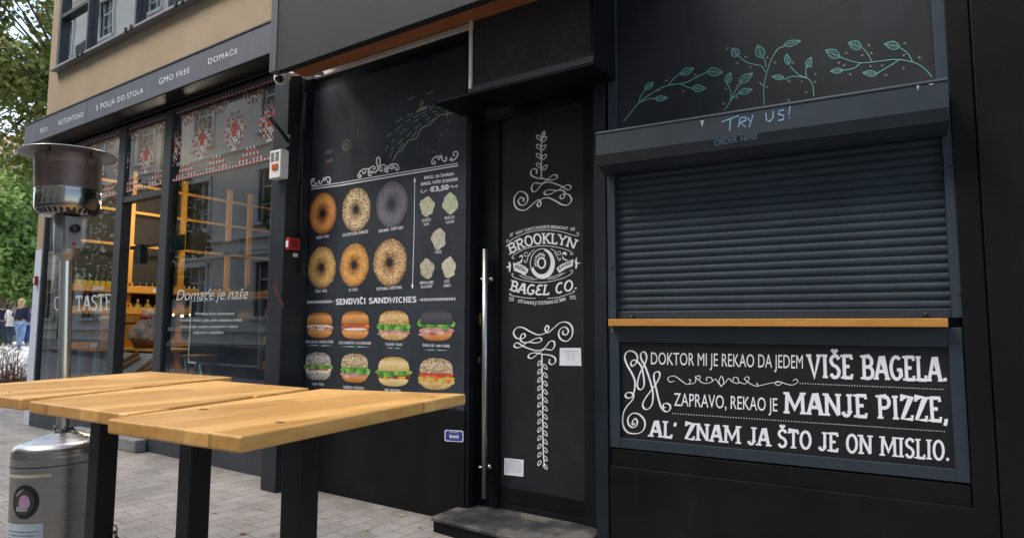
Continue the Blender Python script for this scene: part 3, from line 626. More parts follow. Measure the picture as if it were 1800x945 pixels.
TOM = filling('tomato_print', ['#8e2a1e','#c8402c','#d86a4a']); MEAT = filling('grill_print', ['#4a261c','#8d3b26','#c07a34']); VEG = filling('vegetable_print', ['#6b9a3a','#d8772c','#cfc86a','#55803a']); RNG = filling('onion_ring_print', ['#d8cfc8','#efe8e0','#a85a50'])
def flat(name, c, v=.25): return filling(name, [tuple(x*(1-v) for x in col(c)[:3]), col(c)[:3], tuple(min(1, x*(1+v)) for x in col(c)[:3])], 6)
BM_ = {LET: [LET, flat('lettuce_dark_print', '#3c7a2a'), flat('lettuce_light_print', '#86bb52')], HAM: [HAM, flat('ham_light_print', '#e0b4aa'), flat('ham_dark_print', '#a8605c')], VEG: [VEG, flat('carrot_print', '#e0702c'), flat('cucumber_print', '#b9c86a')], TOM: [TOM, flat('tomato_light_print', '#d9503a')], MEAT: [MEAT, flat('cheese_print', '#e0a23c'), flat('meat_dark_print', '#5e2c1c')], EGG: [EGG, flat('bacon_print', '#a8544a'), flat('egg_white_print', '#efe8d4')], LOX: [LOX, flat('onion_purple_print', '#7d4a68'), flat('lox_light_print', '#ea8a58')]}
BLOB = {LET: (9,.075,.085), HAM: (7,.09,.045), VEG: (9,.06,.06), TOM: (4,.13,.05), MEAT: (6,.09,.05), EGG: (6,.09,.05), LOX: (6,.09,.06)}
def layer(x0, x1, y, h, amp, ph, n=34):
    rn = random.Random(int(ph*97)); tp = lambda i: min(1, 6*i/n, 6*(n-i)/n)*.75+.25
    top = [(x0+(x1-x0)*i/n, y-h/2*tp(i)+amp*rn.uniform(-.5,.5)*.7) for i in range(n+1)]
    bot = [(x0+(x1-x0)*i/n, y+(h/2+amp*(math.sin(i*1.1+ph)*.5+rn.uniform(-.6,.6)))*tp(i)) for i in range(n, -1, -1)]
    return top, bot
def strip(mb, pl, top, bot, lift):
    bot = bot[::-1]; n = len(top)
    mb.add([pl(*p, lift) for p in top]+[pl(*p, lift) for p in bot], [(i, i+1, n+i+1, n+i) for i in range(n-1)], False)
def sandwich(cx, y0, y1, wd, tilt, topm, botm, layers, lb):
    mid = (y0+y1)/2; h = y1-y0
    def sup(x0, x1, ya, yb, top):       # bun half: superellipse dome on one side, flat on the other
        pts = []; hw = (x1-x0)/2; c = (x0+x1)/2
        for i in range(25):
            a = math.pi*i/24; cx_ = math.cos(a); sy = math.sin(a)
            X = c+hw*abs(cx_)**.8*(1 if cx_ > 0 else -1); q = abs(sy)**(.62 if top else .6)
            pts.append((X, (yb-(yb-ya)*q) if top else (ya+(yb-ya)*q)))
        return pts
    tl = lambda P: [(x, y+(x-cx)*tilt) for x, y in P]
    pic = M.part('sandwich_picture', MB().fan(MPL, tl(sup(cx-wd*.46, cx+wd*.46, mid+h*.10, y1, False)), .0014), botm, label=lb)
    for j, (m, yo, hh, wf, am) in enumerate(layers):
        a_, b_ = layer(cx-wd*wf/2, cx+wd*wf/2, mid+h*yo, h*hh, am, j*1.3+cx); q = MB(); strip(q, MPL, tl(a_), tl(b_), .0018+.0003*j)
        if m in BLOB:
            rn = random.Random(int(cx*7)+j); nb, sx_, sy_ = BLOB[m]
            for i in range(nb):
                bx = cx+wd*wf*(-.5+(i+.5)/nb+rn.uniform(-.02,.02)); by = mid+h*yo+h*hh*rn.uniform(-.25,.55); rx, ry = wd*sx_*rn.uniform(.7,1.3), h*sy_*rn.uniform(.7,1.4); q.mi = i % len(BM_[m])
                q.fan(MPL, tl([(bx+rx*(1+.18*math.sin(3*t_+i))*math.cos(t_), by+ry*(1+.2*math.cos(4*t_+i))*math.sin(t_)) for t_ in [s_*math.pi/7 for s_ in range(14)]]), .0019+.0003*j+.00002*i)
        M.part('filling', q, BM_.get(m, m), pic)
    M.part('bun_top', MB().fan(MPL, tl(sup(cx-wd*.47, cx+wd*.47, y0, mid-h*.02, True)), .0034), topm, pic)
sandwich(562, 548.5, 593.5, 47, .0, S_PLAIN, S_PLAIN, [(EGG,.08,.2,.96,1),(HAM,.1,.05,.9,1)], 'plain bun picture with egg and bacon')
sandwich(624.5, 546.5, 595.5, 51, .0, S_PLAIN, S_PLAIN, [(LOX,.06,.22,.98,1),(CRM,.15,.08,.8,1.2)], 'plain bun picture with salmon and cream')
sandwich(692.5, 545.5, 597.5, 56, .01, S_SES, S_SES, [(HAM,.18,.2,.96,1.5),(LET,.04,.22,1.06,2)], 'sesame bun picture with lettuce and salami')
sandwich(767.5, 543.5, 598.5, 61, .0, S_BLK, S_PLAIN, [(HAM,.18,.22,1.0,1.5),(S_SES,.0,.1,.9,.5),(LET,-.02,.2,1.06,2)], 'black bun picture with lettuce and ham')
sandwich(559.5, 618.5, 667.5, 47, .01, S_GRY, S_GRY, [(RNG,.14,.2,.98,1),(TOM,.09,.1,.7,1),(LET,-.02,.17,1.05,1.6)], 'grey seeded bun picture with tomato')
sandwich(623.5, 621, 672, 50, .02, S_MIX, S_PLAIN, [(HAM,.2,.18,1.02,1.2),(TOM,-.01,.06,.6,.4),(LET,.06,.2,1.02,2)], 'seeded bun picture with lettuce and ham')
sandwich(692, 627, 678.5, 58, .02, S_PAL, S_PAL, [(MEAT,.15,.16,1.02,1.2),(LET,.03,.18,1.05,1.8)], 'pale bun picture with grilled filling')
sandwich(767, 629, 684.5, 62, .02, S_MIX, S_SES, [(VEG,.14,.24,1.04,1.6),(TOM,.0,.14,1.0,.8)], 'seeded bun picture with vegetables')
# chalk drawing above the header
CH_T = paint('teal_chalk', '#8fc0c8', .95, .35, 80, 0); CH_W = paint('pale_chalk', '#b5b5a0', .95, .35, 80, 0); CH_P = paint('pink_chalk', '#b88a85', .95, .3, 80, 0)
D = Z(660, 150, 6.3); ch = MB()
for x, y, L, a in ((385,322,70,-20),(260,390,100,-32),(455,338,90,-25),(250,475,75,-40),(150,552,65,-38),(305,512,90,-42),(195,613,55,-45),(360,388,55,-35),(448,393,60,-30),(470,455,90,-38),(375,540,75,-50),(280,615,80,-50),(425,545,100,-52),(122,700,60,-58),(190,695,60,-58),(280,680,90,-55),(172,765,80,-62),(540,335,60,-15),(620,240,60,-12),(655,290,50,-5),(575,375,60,-35),(610,395,100,-30),(680,322,40,-20),(700,252,40,-12),(612,268,40,-5),(540,300,60,-14)):
    a = R(a); c_ = [(x-L/2*math.cos(a), y-L/2*math.sin(a)), (x, y+2), (x+L/2*math.cos(a), y+L/2*math.sin(a))]; ch.ribbon(MPL, px(c_, D), .85)
ch.mi = 1; ch.ribbon(MPL, px(spline([(197,835),(210,800),(245,745),(295,715),(330,660),(375,605),(430,600),(470,555),(500,490),(545,452),(600,440),(650,385),(710,335),(780,320),(850,305)], 5), D), 1.3)
ch.ribbon(MPL, px([(797,280),(795,355)], D), 1); ch.ribbon(MPL, px([(775,318),(820,318)], D), .9)
for pts in ([(455,285),(480,262),(540,240),(588,228),(560,258),(510,278),(455,300),(455,285)], [(480,280),(560,240)], [(470,292),(570,250)]): ch.ribbon(MPL, px(pts, D), 1)
ch.ribbon(MPL, px(spline([(345,165),(370,155),(385,160),(410,135),(435,130)], 4), D), .8); ch.ribbon(MPL, px(spline([(563,100),(590,85),(600,92),(620,70),(642,66)], 4), D), .8)
rnd = random.Random(9)
for i in range(46):
    x = rnd.uniform(400, 860); y = rnd.uniform(380, 760)
    if y > 1080-.75*x-60 and (x-430)*.6+y < 1010: ch.ribbon(MPL, px([(x,y),(x+rnd.uniform(-6,10),y+rnd.uniform(6,24))], D), .55)
ch.mi = 2; ch.ribbon(MPL, px([(514,245),(514,160)], D), .9); ch.ribbon(MPL, px([(514,160),(490,235),(500,215),(520,205),(535,195),(514,160)], D), .7)
for cx, cy in ((577.5,267.5), (578,283.5)):
    ch.ribbon(MPL, [(cx-5,cy-3),(cx-2,cy),(cx+2,cy-3),(cx+5.5,cy-4.5),(cx+6,cy-1),(cx+2,cy+1),(cx-2,cy),(cx-5,cy+4),(cx-4,cy)], .9)
ch.mi = 1; ch.ribbon(MPL, spline([(609,262),(603,262),(603,254),(609,246),(615,250),(615,260),(608,265),(602,258)], 4), .6); ch.ribbon(MPL, spline([(609,252),(612,256),(608,260),(606,256),(609,252)], 3), .6)
M.part('chalk_drawing', ch, [CH_T, CH_W, CH_P])

# ------------------------------------------------------------------ serving hatch
K0 = kplane(0)
S = Thing('serving_hatch', 'slate grey serving hatch with a closed roller shutter', 'serving hatch', KP, KA)
kb = MB(KM)
for a, b in ((.013, .072), (1.693, 1.752)): S.part('frame_post', MB(KM).box(a, b, -.012, .06, 2.46, 3.62), SLATE, bevel=.003)
upan = S.part('upper_panel', MB(KM).box(.072, 1.693, .004, .03, 2.46, 3.62), dirty_black('upper_panel_paint', (.0135,.0155,.019), .5), bevel=.001)
for a, b in ((.001, .052), (1.703, 1.752)): S.part('guide_rail', MB(KM).box(a, b, -.012, .05, 1.372, 2.47), SLATE, bevel=.003)
kb = MB(KM); kb.extrude_x([(-.19,2.325),(-.19,2.452),(-.182,2.466),(-.0,2.475),(-.0,2.24),(-.085,2.24),(-.165,2.268)][::-1], .004, 1.722); kb.extrude_x([(-.194,2.448),(-.194,2.456),(-.17,2.4695),(-.1,2.4715),(-.1,2.4675)][::-1], .002, 1.724)
sbox = S.part('shutter_box', kb, SLATE, bevel=.002)
kb = MB(KM); prof = []; z = 1.415; n = 20; pit = (2.30-1.415)/n
for i in range(n*1):
    z0 = 1.415+i*pit
    for q, dpt in ((0,.0),(.07,.0045),(.16,.0005),(.3,-.0025),(.5,-.0038),(.7,-.0025),(.85,.001),(.94,.0065),(.97,.007)): prof.append((.030+dpt*(.9+.3*((i*37 % 11)/11))+.0012*((i*53 % 7)/7-.5), z0+q*pit))
vs = [(.053, y, z) for y, z in prof]+[(1.7025, y, z) for y, z in prof]; m_ = len(prof)
kb.add(vs, [(i, m_+i, m_+i+1, i+1) for i in range(m_-1)], True); shut = S.part('roller_shutter', kb, SLATE_D)
kb = MB(KM).box(.054, 1.702, .012, .045, 1.372, 1.414); S.part('bottom_rail', kb, SLATE, shut, bevel=.003)
for px_, py_ in ((1112,557),(1627,552)):
    e = KM.inverted() @ kplane(0)(px_, py_); S.part('rubber_stop', MB(KM).tube([(e.x, .012, e.z), (e.x, -.02, e.z)], .011, 12), CHARC, shut)
for px_, py_ in ((1076,335),(1075,470),(1669,290),(1687,515)):
    e = KM.inverted() @ kplane(.012)(px_, py_); S.part('bolt', MB(KM).tube([(e.x, -.012, e.z), (e.x, -.017, e.z)], .006, 10), CHARC)
S.part('counter', MB(KM).box(.02, 1.682, -.06, .04, 1.3285, 1.3695), COUNTERWOOD, bevel=.003)
kb = MB(KM); kb.box(0, .066, -.006, .05, .622, 1.327); kb.box(1.683, 1.738, -.006, .05, .622, 1.327); kb.box(.066, 1.683, -.004, .05, 1.236, 1.327); kb.box(.066, 1.683, -.004, .05, .622, .678)
S.part('board_frame', kb, SLATE, bevel=.002)
bpan = S.part('slogan_board', MB(KM).box(.066, 1.683, .012, .04, .678, 1.236), dirty_black('slogan_panel', (.0085,.0085,.0105), .5, .25))
S.part('hook', MB(KM).tube([(.035,-.03,1.33),(.035,-.035,1.30),(.035,-.03,1.285)], .003, 8), STEELH)
KB = kplane(-.012); V = Z(1040, 560, 2.368); mb = MB()
def sq(tx, bl, br, tl, tr, fn=sans, **k): fn(mb, KB, tx, (V(bl), V(br)), (V(tl), V(tr)), **k)
sq('DOKTOR MI JE REKAO DA JEDEM', (247,189), (879,207), (247,139), (879,151), off=0.0)
sq('VIŠE BAGELA.', (900,243), (1482,261), (897,148), (1478,158), slab, t=.155, foot=.14)
sq('ZAPRAVO, REKAO JE', (343,361), (773,385), (343,308), (773,330), off=0.0)
sq('MANJE PIZZE,', (799,391), (1487,430), (798,305), (1480,327), slab, t=.155, foot=.14)
sq("AL' ZNAM JA ŠTO JE ON MISLIO.", (241,488), (1491,591), (242,421), (1490,508), slab, t=.15, foot=.17)
for a, b, n in (((868,268),(1462,293),56), ((338,393),(1468,468),104)):
    for i in range(n):
        s = i/(n-1); c_ = V((a[0]+(b[0]-a[0])*s, a[1]+(b[1]-a[1])*s)); mb.fan(KB, arc(c_[0], c_[1], .95, .95, 0, 300, 5))
S.part('lettering', mb, WHITE, bpan)
mb = MB(); V2 = Z(1080, 600, 5.25)
P = [(190,748),(178,768),(164,748),(188,708),(212,735),(200,778),(165,790),(130,760),(126,705),(165,662),(222,667),(270,712),(283,770),(255,828),(190,848),(120,832),(80,770),(80,670),(112,600),(160,545),(178,505),(160,472),(120,470),(100,495),(125,520),(165,505),(185,445),(190,370),(165,300),(120,220),(95,150),(110,102),(150,85),(195,105),(213,150),(200,197),(170,225),(152,205),(168,172),(205,178),(250,232),(270,330),(274,400),(250,440),(220,430),(212,380),(240,280),(280,210),(298,140),(275,95),(245,110),(248,160),(280,220),(320,330),(350,440),(356,530),(335,600),(292,625),(262,592),(275,540),(330,460),(390,380),(420,310),(405,277),(370,290),(365,340),(385,430),(410,540),(435,610),(475,645),(510,630),(515,590),(480,567),(450,582),(455,610),(474,602)]
s = px(spline(P, 5), V2); mb.ribbon(KB, s, calli(s, 1.5, 3.2))
for pts in ([(345,258),(325,262),(318,245),(345,238),(380,262),(400,272),(412,258),(405,250)], [(400,272),(430,265),(435,240),(450,238),(448,255),(430,240)], [(448,258),(470,268),(500,262),(498,245),(480,243),(478,258)], [(500,262),(515,250),(525,262),(540,278),(558,262),(570,248),(585,262)], [(540,282),(530,262),(540,238),(550,262),(540,282)], [(585,262),(610,268),(608,246),(590,244),(590,258)], [(612,262),(640,270),(655,250),(648,240),(636,250),(665,272),(690,280),(688,265)], [(690,280),(740,268),(790,262),(782,275),(765,272),(775,260),(830,275),(858,262),(850,250),(838,258)]):
    q = px(spline(pts, 4), V); mb.ribbon(KB, q, calli(q, .9, 1.5))
S.part('scroll_ornament', mb, WHITE, bpan)
# chalk branches on the upper panel
CHT = paint('mint_chalk', '#7ab5ae', .95, .3, 70, 0); CHB = paint('beige_chalk', '#9a8f84', .95, .35, 70, 0); CHBL = paint('blue_chalk', '#86aac8', .95, .3, 70, 0)
KU = kplane(-.004); Q = Z(1040, 0, 2.368); mb = MB(); rnd = random.Random(2)
def leaf(cx, cy, L, W_, ang):
    a = R(ang); f = lambda x, y: Q((cx+x*math.cos(a)-y*math.sin(a), cy+x*math.sin(a)+y*math.cos(a)))
    up = [(-L/2+L*i/10, -W_/2*math.sin(math.pi*(i/10)**.8)) for i in range(11)]; dn = [(x, -y) for x, y in up]
    mb.ribbon(KU, [f(*p) for p in up], 1.05); mb.ribbon(KU, [f(*p) for p in dn], 1.05); mb.ribbon(KU, [f(-L/2,0), f(L*.45,0)], .7)
    for i in range(1, 6):
        x = -L/2+L*i/6.5; h = W_/2*math.sin(math.pi*(i/6.5)**.8)*.8; mb.ribbon(KU, [f(x,0), f(x+L*.1,-h)], .6); mb.ribbon(KU, [f(x,0), f(x+L*.1,h)], .6)
for pts in ([(132,508),(165,465),(195,430),(240,395),(310,358),(390,345),(430,325),(480,300)],[(195,430),(205,400),(225,372)],[(205,425),(235,413),(270,410)],[(320,355),(345,325),(375,300)],[(370,350),(395,362),(425,370)],
            [(550,462),(575,425),(580,385),(565,350)],[(580,420),(600,375),(625,345)],[(585,410),(605,395),(625,383)],
            [(718,438),(716,380),(722,330),(745,255),(775,205),(800,195)],[(722,300),(705,275),(650,262),(612,235)],[(725,280),(722,255),(715,240)],[(716,360),(700,345)],
            [(925,400),(920,355),(900,328),(860,310),(825,275)],[(895,325),(840,318),(800,332)],[(893,325),(892,290),(900,278)],
            [(1417,322),(1390,290),(1345,262),(1270,248),(1190,256),(1110,262),(1030,237)],[(1165,255),(1150,225),(1128,200)],[(1335,255),(1315,222),(1285,200)],[(1120,262),(1090,285),(1045,293)],[(1280,250),(1240,275),(1185,308)]):
    mb.ribbon(KU, px(spline(pts, 4), Q), 1.2)
for a in ((240,357,45,24,-40),(290,410,52,22,-8),(398,297,60,26,-25),(513,300,66,34,5),(446,368,56,28,0),(570,325,50,26,-70),(642,325,70,30,-35),(640,380,58,24,-15),(597,218,40,36,-120),(700,215,56,40,-110),(835,180,75,24,-15),(775,322,50,20,185),(815,247,45,26,-100),(905,260,46,24,-65),(1003,223,66,36,205),(1096,188,58,36,200),(1250,189,66,34,190),(1020,295,52,22,175),(1158,306,60,24,185)): leaf(*a)
mb.mi = 1
for x, y in ((565,203),(642,240),(605,262),(730,238),(762,260),(660,280),(700,348),(732,360),(838,262),(917,278),(822,338),(875,342),(930,342),(930,310),(895,385),(608,358),(605,405),(550,432),(560,368),(275,378),(310,335),(382,378),(432,312),(822,418),(1030,262),(1050,272),(1060,222),(1125,232),(1155,188),(1160,275),(1210,272),(1225,315),(1300,230),(1303,180),(1367,240),(1300,285),(1077,310),(1165,220)):
    for k in range(5):
        a = rnd.uniform(0, 6.28); c_ = Q((x+rnd.uniform(-4,4), y+rnd.uniform(-4,4))); mb.ribbon(KU, [(c_[0]-1.6*math.cos(a), c_[1]-1.3*math.sin(a)), (c_[0]+1.6*math.cos(a), c_[1]+1.3*math.sin(a))], .7)
S.part('chalk_branches', mb, [CHT, CHB], upan)
KH = kplane(.19); mb = MB()
def hand(pts, w_, pl): mb.ribbon(pl, px(pts, Q), w_)
for pts in ([(540,508),(580,494),(612,482)],[(578,494),(576,520),(574,545)],[(612,530),(618,490),(640,488),(642,502),(618,510),(640,528)],[(648,490),(660,505)],[(672,480),(655,530)],[(725,470),(728,500),(742,506),(755,490),(756,462)],[(800,458),(780,462),(778,475),(800,482),(798,498),(775,502)],[(826,442),(822,478)],[(822,488),(824,494)]): hand(pts, 1.9, KH)
KC = Plane(KM @ Vector((0, -.178, 2.297)), (KM.to_3x3() @ Vector((0, -.057, -.025)))); mb.mi = 0
for pts in () and ([(528,578),(515,582),(513,600),(525,605),(534,592),(528,578)],[(540,602),(545,575),(558,576),(558,586),(545,590),(560,602)],[(567,600),(570,572),(585,578),(586,592),(567,600)],[(606,570),(593,572),(592,598),(608,594)],[(593,584),(604,582)],[(612,594),(616,568),(628,570),(628,580),(616,582),(630,592)],[(625,598),(624,572)],[(640,560),(640,588)],[(640,575),(655,572)],[(655,556),(655,586)],[(670,556),(660,558),(660,582),(674,578)],[(660,570),(670,568)],[(680,578),(680,554),(690,556),(690,564),(680,567),(692,574)]): hand(pts, 1.25, KC)
sans(mb, KC, 'ORDER', (Q((512,607)), Q((605,591))), (Q((512,582)), Q((605,567))), -.012); sans(mb, KC, 'HERE', (Q((622,590)), Q((690,577))), (Q((622,567)), Q((690,554))), -.012)
S.part('chalk_lettering', mb, CHBL, sbox)
mb = MB()
for q in ([(1350,348),(1366,346),(1358,378)],[(1400,350),(1428,346),(1412,356)],[(453,502),(467,500),(460,530)]): mb.fan(KH, px(q, Q), .001)
S.part('paint_chip', mb, GREYW, sbox)

# ------------------------------------------------------------------ ventilation box above the door
k = NM('perforated_metal'); k.base((.05,.053,.057)); k.b.inputs['Roughness'].default_value = .6; k.b.inputs['Specular IOR Level'].default_value = .12
vo = k.n('TexVoronoi'); vo.inputs['Scale'].default_value = 1; vo.inputs['Randomness'].default_value = 0
k.l(k.mapping(scale=(72,1,72)), vo.inputs['Vector']); out = k.t.nodes['Material Output']; tr = k.n('BsdfTransparent'); mx = k.n('MixShader')
k.l(k.math('LESS_THAN', vo.outputs['Distance'], .36), mx.inputs[0]); k.l(k.b.outputs[0], mx.inputs[1]); k.l(tr.outputs[0], mx.inputs[2]); k.l(mx.outputs[0], out.inputs[0]); PERF = k.m
N = Thing('ventilation_box', 'black box with a perforated metal front above the shop door', 'vent box', (-2.02, 3.35, 2.82))
N.part('tray', MB().box(-2.785, -1.578, 3.19, 3.498, 2.826, 2.838), BLACKLOW, bevel=.001)
N.part('tray_lip', MB().box(-2.49, -1.577, 3.186, 3.200, 2.838, 2.878), BLACK, bevel=.002)
mb = MB(); mb.add([(-2.46,3.204,2.878),(-1.6,3.204,2.878),(-1.6,3.204,3.335),(-2.46,3.204,3.335)], [(0,1,2,3)]); mesh_front = N.part('perforated_front', mb, PERF)
mb = MB().box(-1.602, -1.578, 3.2, 3.498, 2.838, 3.345); mb.box(-2.466, -2.45, 3.21, 3.498, 2.838, 3.345); mb.box(-2.45, -1.602, 3.48, 3.498, 2.838, 3.34); mb.box(-2.466, -1.602, 3.21, 3.498, 3.337, 3.345); mb.box(-2.46, -1.602, 3.206, 3.214, 2.838, 2.88)
N.part('casing', mb, BLACKLOW)
for cx in (-1.83, -2.25):
    mb = MB()
    for r_ in (.05, .08, .11, .14): mb.tube([(cx+r_*math.cos(a), 3.30, 3.03+r_*math.sin(a)) for a in [i*2*math.pi/24 for i in range(25)]], .006, 6)
    for i in range(5):
        a = i*2*math.pi/5; mb.add([(cx+.02*math.cos(a),3.33,3.03+.02*math.sin(a)),(cx+.13*math.cos(a),3.32,3.03+.13*math.sin(a)),(cx+.13*math.cos(a+.7),3.35,3.03+.13*math.sin(a+.7)),(cx+.02*math.cos(a+.7),3.34,3.03+.02*math.sin(a+.7))], [(0,1,2,3)])
    N.part('fan', mb, paint('fan_grey', (.05,.045,.04), .6))

# ------------------------------------------------------------------ sign box over the shop
k = NM('fluted_metal'); k.base(k.ramp(k.noise(k.mapping(), 3, 5), [(.3, (.021,.0225,.024)), (.7, (.027,.0285,.030))])); k.b.inputs['Roughness'].default_value = .6; k.b.inputs['Specular IOR Level'].default_value = .3
wv = k.n('TexWave'); wv.inputs['Scale'].default_value = 38; wv.bands_direction = 'X'; k.l(k.mapping(), wv.inputs['Vector']); k.bump(wv.outputs['Fac'], .35, .004); FLUT = k.m
xa, xb = on_y(474, 120, 2.93).x, on_y(485.5, 122, 2.93).x
A_ = Thing('sign_box', 'large blank dark grey fluted sign box over the bagel shop', 'sign box', (-3, 3.1, 3.28))
A_.part('front_panel', MB().box(xb+.004, -1.25, 2.93, 2.948, 3.277, 4.6), FLUT, bevel=.002)
A_.part('end_cap', MB().box(xa, xb, 2.924, 3.0, 3.283, 4.6).box(xa, xa+.03, 3.0, 3.53, 3.64, 4.6), paint('end_cap_grey', (.075,.08,.085), .45), bevel=.004)
A_.part('bottom_rail', MB().box(xb+.004, -1.25, 2.9485, 2.985, 3.272, 3.32), paint('rail_black', (.012,.012,.013), .4), bevel=.002)
A_.part('soffit', MB().box(xb+.004, -1.25, 2.9855, 3.197, 3.322, 3.342), SOFFITWOOD, bevel=.001)
A_.part('cover', MB().box(xb+.004, -1.25, 2.949, 3.79, 3.66, 3.70), BLACKLOW)
for p in ((590,90),(818,13)):
    e = on_z(*p, 3.31); mb = MB().box(e.x-.035, e.x+.035, e.y-.02, e.y+.02, 3.298, 3.3215); mb.tube([(e.x, e.y, 3.30), (e.x, e.y, 3.288)], .01, 10); A_.part('bracket', mb, CHARC)

# ------------------------------------------------------------------ fittings on the black wall
T = Thing('cable_trunking', 'thin white cable trunking along the wall under the sign box', 'cable trunking', (-3.5, 3.48, 3.47))
T.part('run', MB().box(-4.405, -2.468, 3.468, 3.4995, 3.456, 3.488).tube([(-4.40,3.487,3.473),(-4.52,3.40,3.49)], .010, 8), CREAM, bevel=.002)
T.part('drop', MB().box(-2.478, -2.460, 3.178, 3.198, 2.864, 3.345).tube([(-2.469,3.188,3.34),(-2.469,3.484,3.472)], .008, 8), CREAM, bevel=.002)
c = on_y(495, 133, 3.12)
T = Thing('security_camera', 'white dome security camera under the left end of the sign box', 'camera', c)
mb = MB().lathe([(.0,.05),(.055,.05),(.058,.0),(.05,-.02),(.035,-.03),(0,-.03)], c+Vector((-.02,.03,.0)), 24); T.part('mount', mb, CREAM)
mb = MB().ball(c+Vector((.015,-.02,-.035)), .052, 24, 16); T.part('housing', mb, CREAM)
mb = MB().ball(c+Vector((.040,-.050,-.052)), .034, 20, 12); T.part('lens', mb, paint('lens_black', (.008,.008,.009), .12, bump=0))
mb = MB().tube([c+Vector((.02,.04,.02)), c+Vector((.10,.16,.05)), c+Vector((.14,.30,.09))], .017, 10); mb.box(c.x+.08, c.x+.16, c.y+.14, c.y+.20, c.z+.01, c.z+.08); T.part('arm', mb, CREAM)
p0_ = on_y(473, 205, 3.02); p1_ = on_y(506, 248, 3.24)
T = Thing('bracket_arm', 'slanting black bracket arm above the white siren box', 'bracket', p1_)
T.part('arm', MB().tube([p0_, p1_], .017, 12), CHARC); T.part('mounting_plate', MB().box(p1_.x-.04, p1_.x+.035, 3.236, 3.25, p1_.z-.05, p1_.z+.05), CHARC, bevel=.003)
a0 = on_y(474.5, 266, 3.17); a1 = on_y(492, 311, 3.17)
T = Thing('siren_box', 'small white siren box with orange lamp on the pilaster', 'alarm', (a0.x, 3.25, a1.z))
T.part('casing', MB().box(a0.x, a1.x, 3.17, 3.2495, a1.z, a0.z), CREAM, bevel=.005)
mb = MB(); hx = (a1.x-a0.x)
for i in range(5):
    for j in (0, 1): mb.box(a0.x+hx*(.12+.42*j), a0.x+hx*(.42+.42*j), 3.1685, 3.1698, a0.z-.03-.016*i, a0.z-.021-.016*i)
T.part('grille', mb, CHARC); T.part('lamp', MB().box(a0.x+hx*.3, a0.x+hx*.78, 3.160, 3.1698, a0.z-.165, a0.z-.12), paint('orange_lamp', '#b8562a', .3, .1, 4, 0), bevel=.002)
e = on_x(516, 429, -4.40)
T = Thing('fire_call_point', 'small red fire call point beside the black pipe', 'alarm', e)
T.part('casing', MB().box(-4.436, -4.385, e.y-.055, e.y+.055, e.z-.05, e.z+.05), paint('alarm_red', '#a32a22', .4, .1, 4, 0), bevel=.004)
T.part('button', MB().box(-4.424, -4.395, e.y-.0575, e.y-.0548, e.z-.028, e.z+.025), PAPER); T.part('front_plate', MB().box(-4.385, -4.382, e.y-.03, e.y+.03, e.z-.03, e.z+.03), paint('alarm_dark', '#7e1f1a', .4, .1, 4, 0))
e = on_x(522, 447.5, -4.434); solo('label_tag', MB().box(-4.436, -4.432, e.y-.04, e.y+.04, e.z-.02, e.z+.012), PAPER, 'small white label tag just under the red call point', 'label', loc=e)
T = Thing('wall_pipe', 'thin black pipe with loose cables running down the pilaster', 'pipe', (-4.42, 3.4, 1.7))
T.part('pipe', MB().tube([(-4.418,3.40,3.3),(-4.42,3.395,2.4),(-4.42,3.40,1.76)], .013, 10), CHARC)
mb = MB()
for i in range(3): mb.tube([(-4.415-.004*i, 3.37+.012*i+.012*math.sin(z*6+i*2), 3.42-z) for z in [j*.07 for j in range(14)]], .005, 6)
T.part('cable', mb, paint('cable_grey', (.05,.048,.042), .7))
for z in (2.95, 2.5, 2.05): T.part('clip', MB().box(-4.436, -4.40, 3.38, 3.42, z, z+.03), CHARC)
# door step
mb = MB(); mb.prism([(-2.79,3.64),(-2.79,3.225),(-2.5,3.205),(-2.2,3.19),(-1.98,3.19),(-1.80,3.25),(-1.735,3.36),(-1.735,3.64)], .072, .10)
k = NM('worn_step'); n = k.noise(k.mapping(), 4, 7, .65); k.base(k.ramp(n, [(.38, (.018,.019,.02)), (.5, (.04,.042,.042)), (.62, (.12,.11,.095))])); k.b.inputs['Roughness'].default_value = .5; k.bump(k.noise(k.mapping(), 60, 4), .2, .004)
T = Thing('door_step', 'worn black painted step in front of the shop door', 'step', (-2.26, 3.4, 0)); T.part('tread', mb, k.m, bevel=.008)
mb = MB(); mb.prism([(-2.78,3.6),(-2.78,3.24),(-2.5,3.22),(-2.2,3.205),(-1.98,3.205),(-1.81,3.262),(-1.75,3.366),(-1.75,3.6)], 0, .072); T.part('riser', mb, BLACKLOW, bevel=.003)
# ------------------------------------------------------------------ food shop (left building)
STUC = NM('tan_stucco'); k = STUC; n = k.noise(k.mapping(), 1.2, 6, .65); st = k.noise(k.mapping(scale=(4,4,.5)), 1.1, 7, .7)
c = k.ramp(n, [(.3, (.30,.22,.138)), (.7, (.365,.277,.182))]); c = k.mix(k.ramp(st, [(.55,(0,0,0)),(.85,(.25,)*3)]), c, (.22,.165,.11)); c = k.mix(k.ramp(k.noise(k.mapping(loc=(5,2,1)), .55, 7, .7), [(.5,(0,0,0)),(.7,(.45,)*3)]), c, (.40,.32,.22)); k.base(c); k.b.inputs['Roughness'].default_value = .9; k.bump(k.noise(k.mapping(), 120, 4), .35, .004); STUC = k.m
FASM = paint('fascia_grey', (.088,.096,.115), .5, .12, 2.5, .04); FRM = paint('window_frame_grey', (.028,.030,.034), .45, .1); PLIN = paint('plinth_blue_grey', (.030,.036,.045), .55, .2, 4)
ROOM = paint('room_wall', (.055,.048,.042), .8, .15, 3); FLOOR = paint('room_floor', (.12,.11,.10), .5, .15, 2)
L = Thing('food_shop', 'tan rendered food shop building with a wide glazed front', 'building', (-7.5, 3.6, 0))
mb = MB()
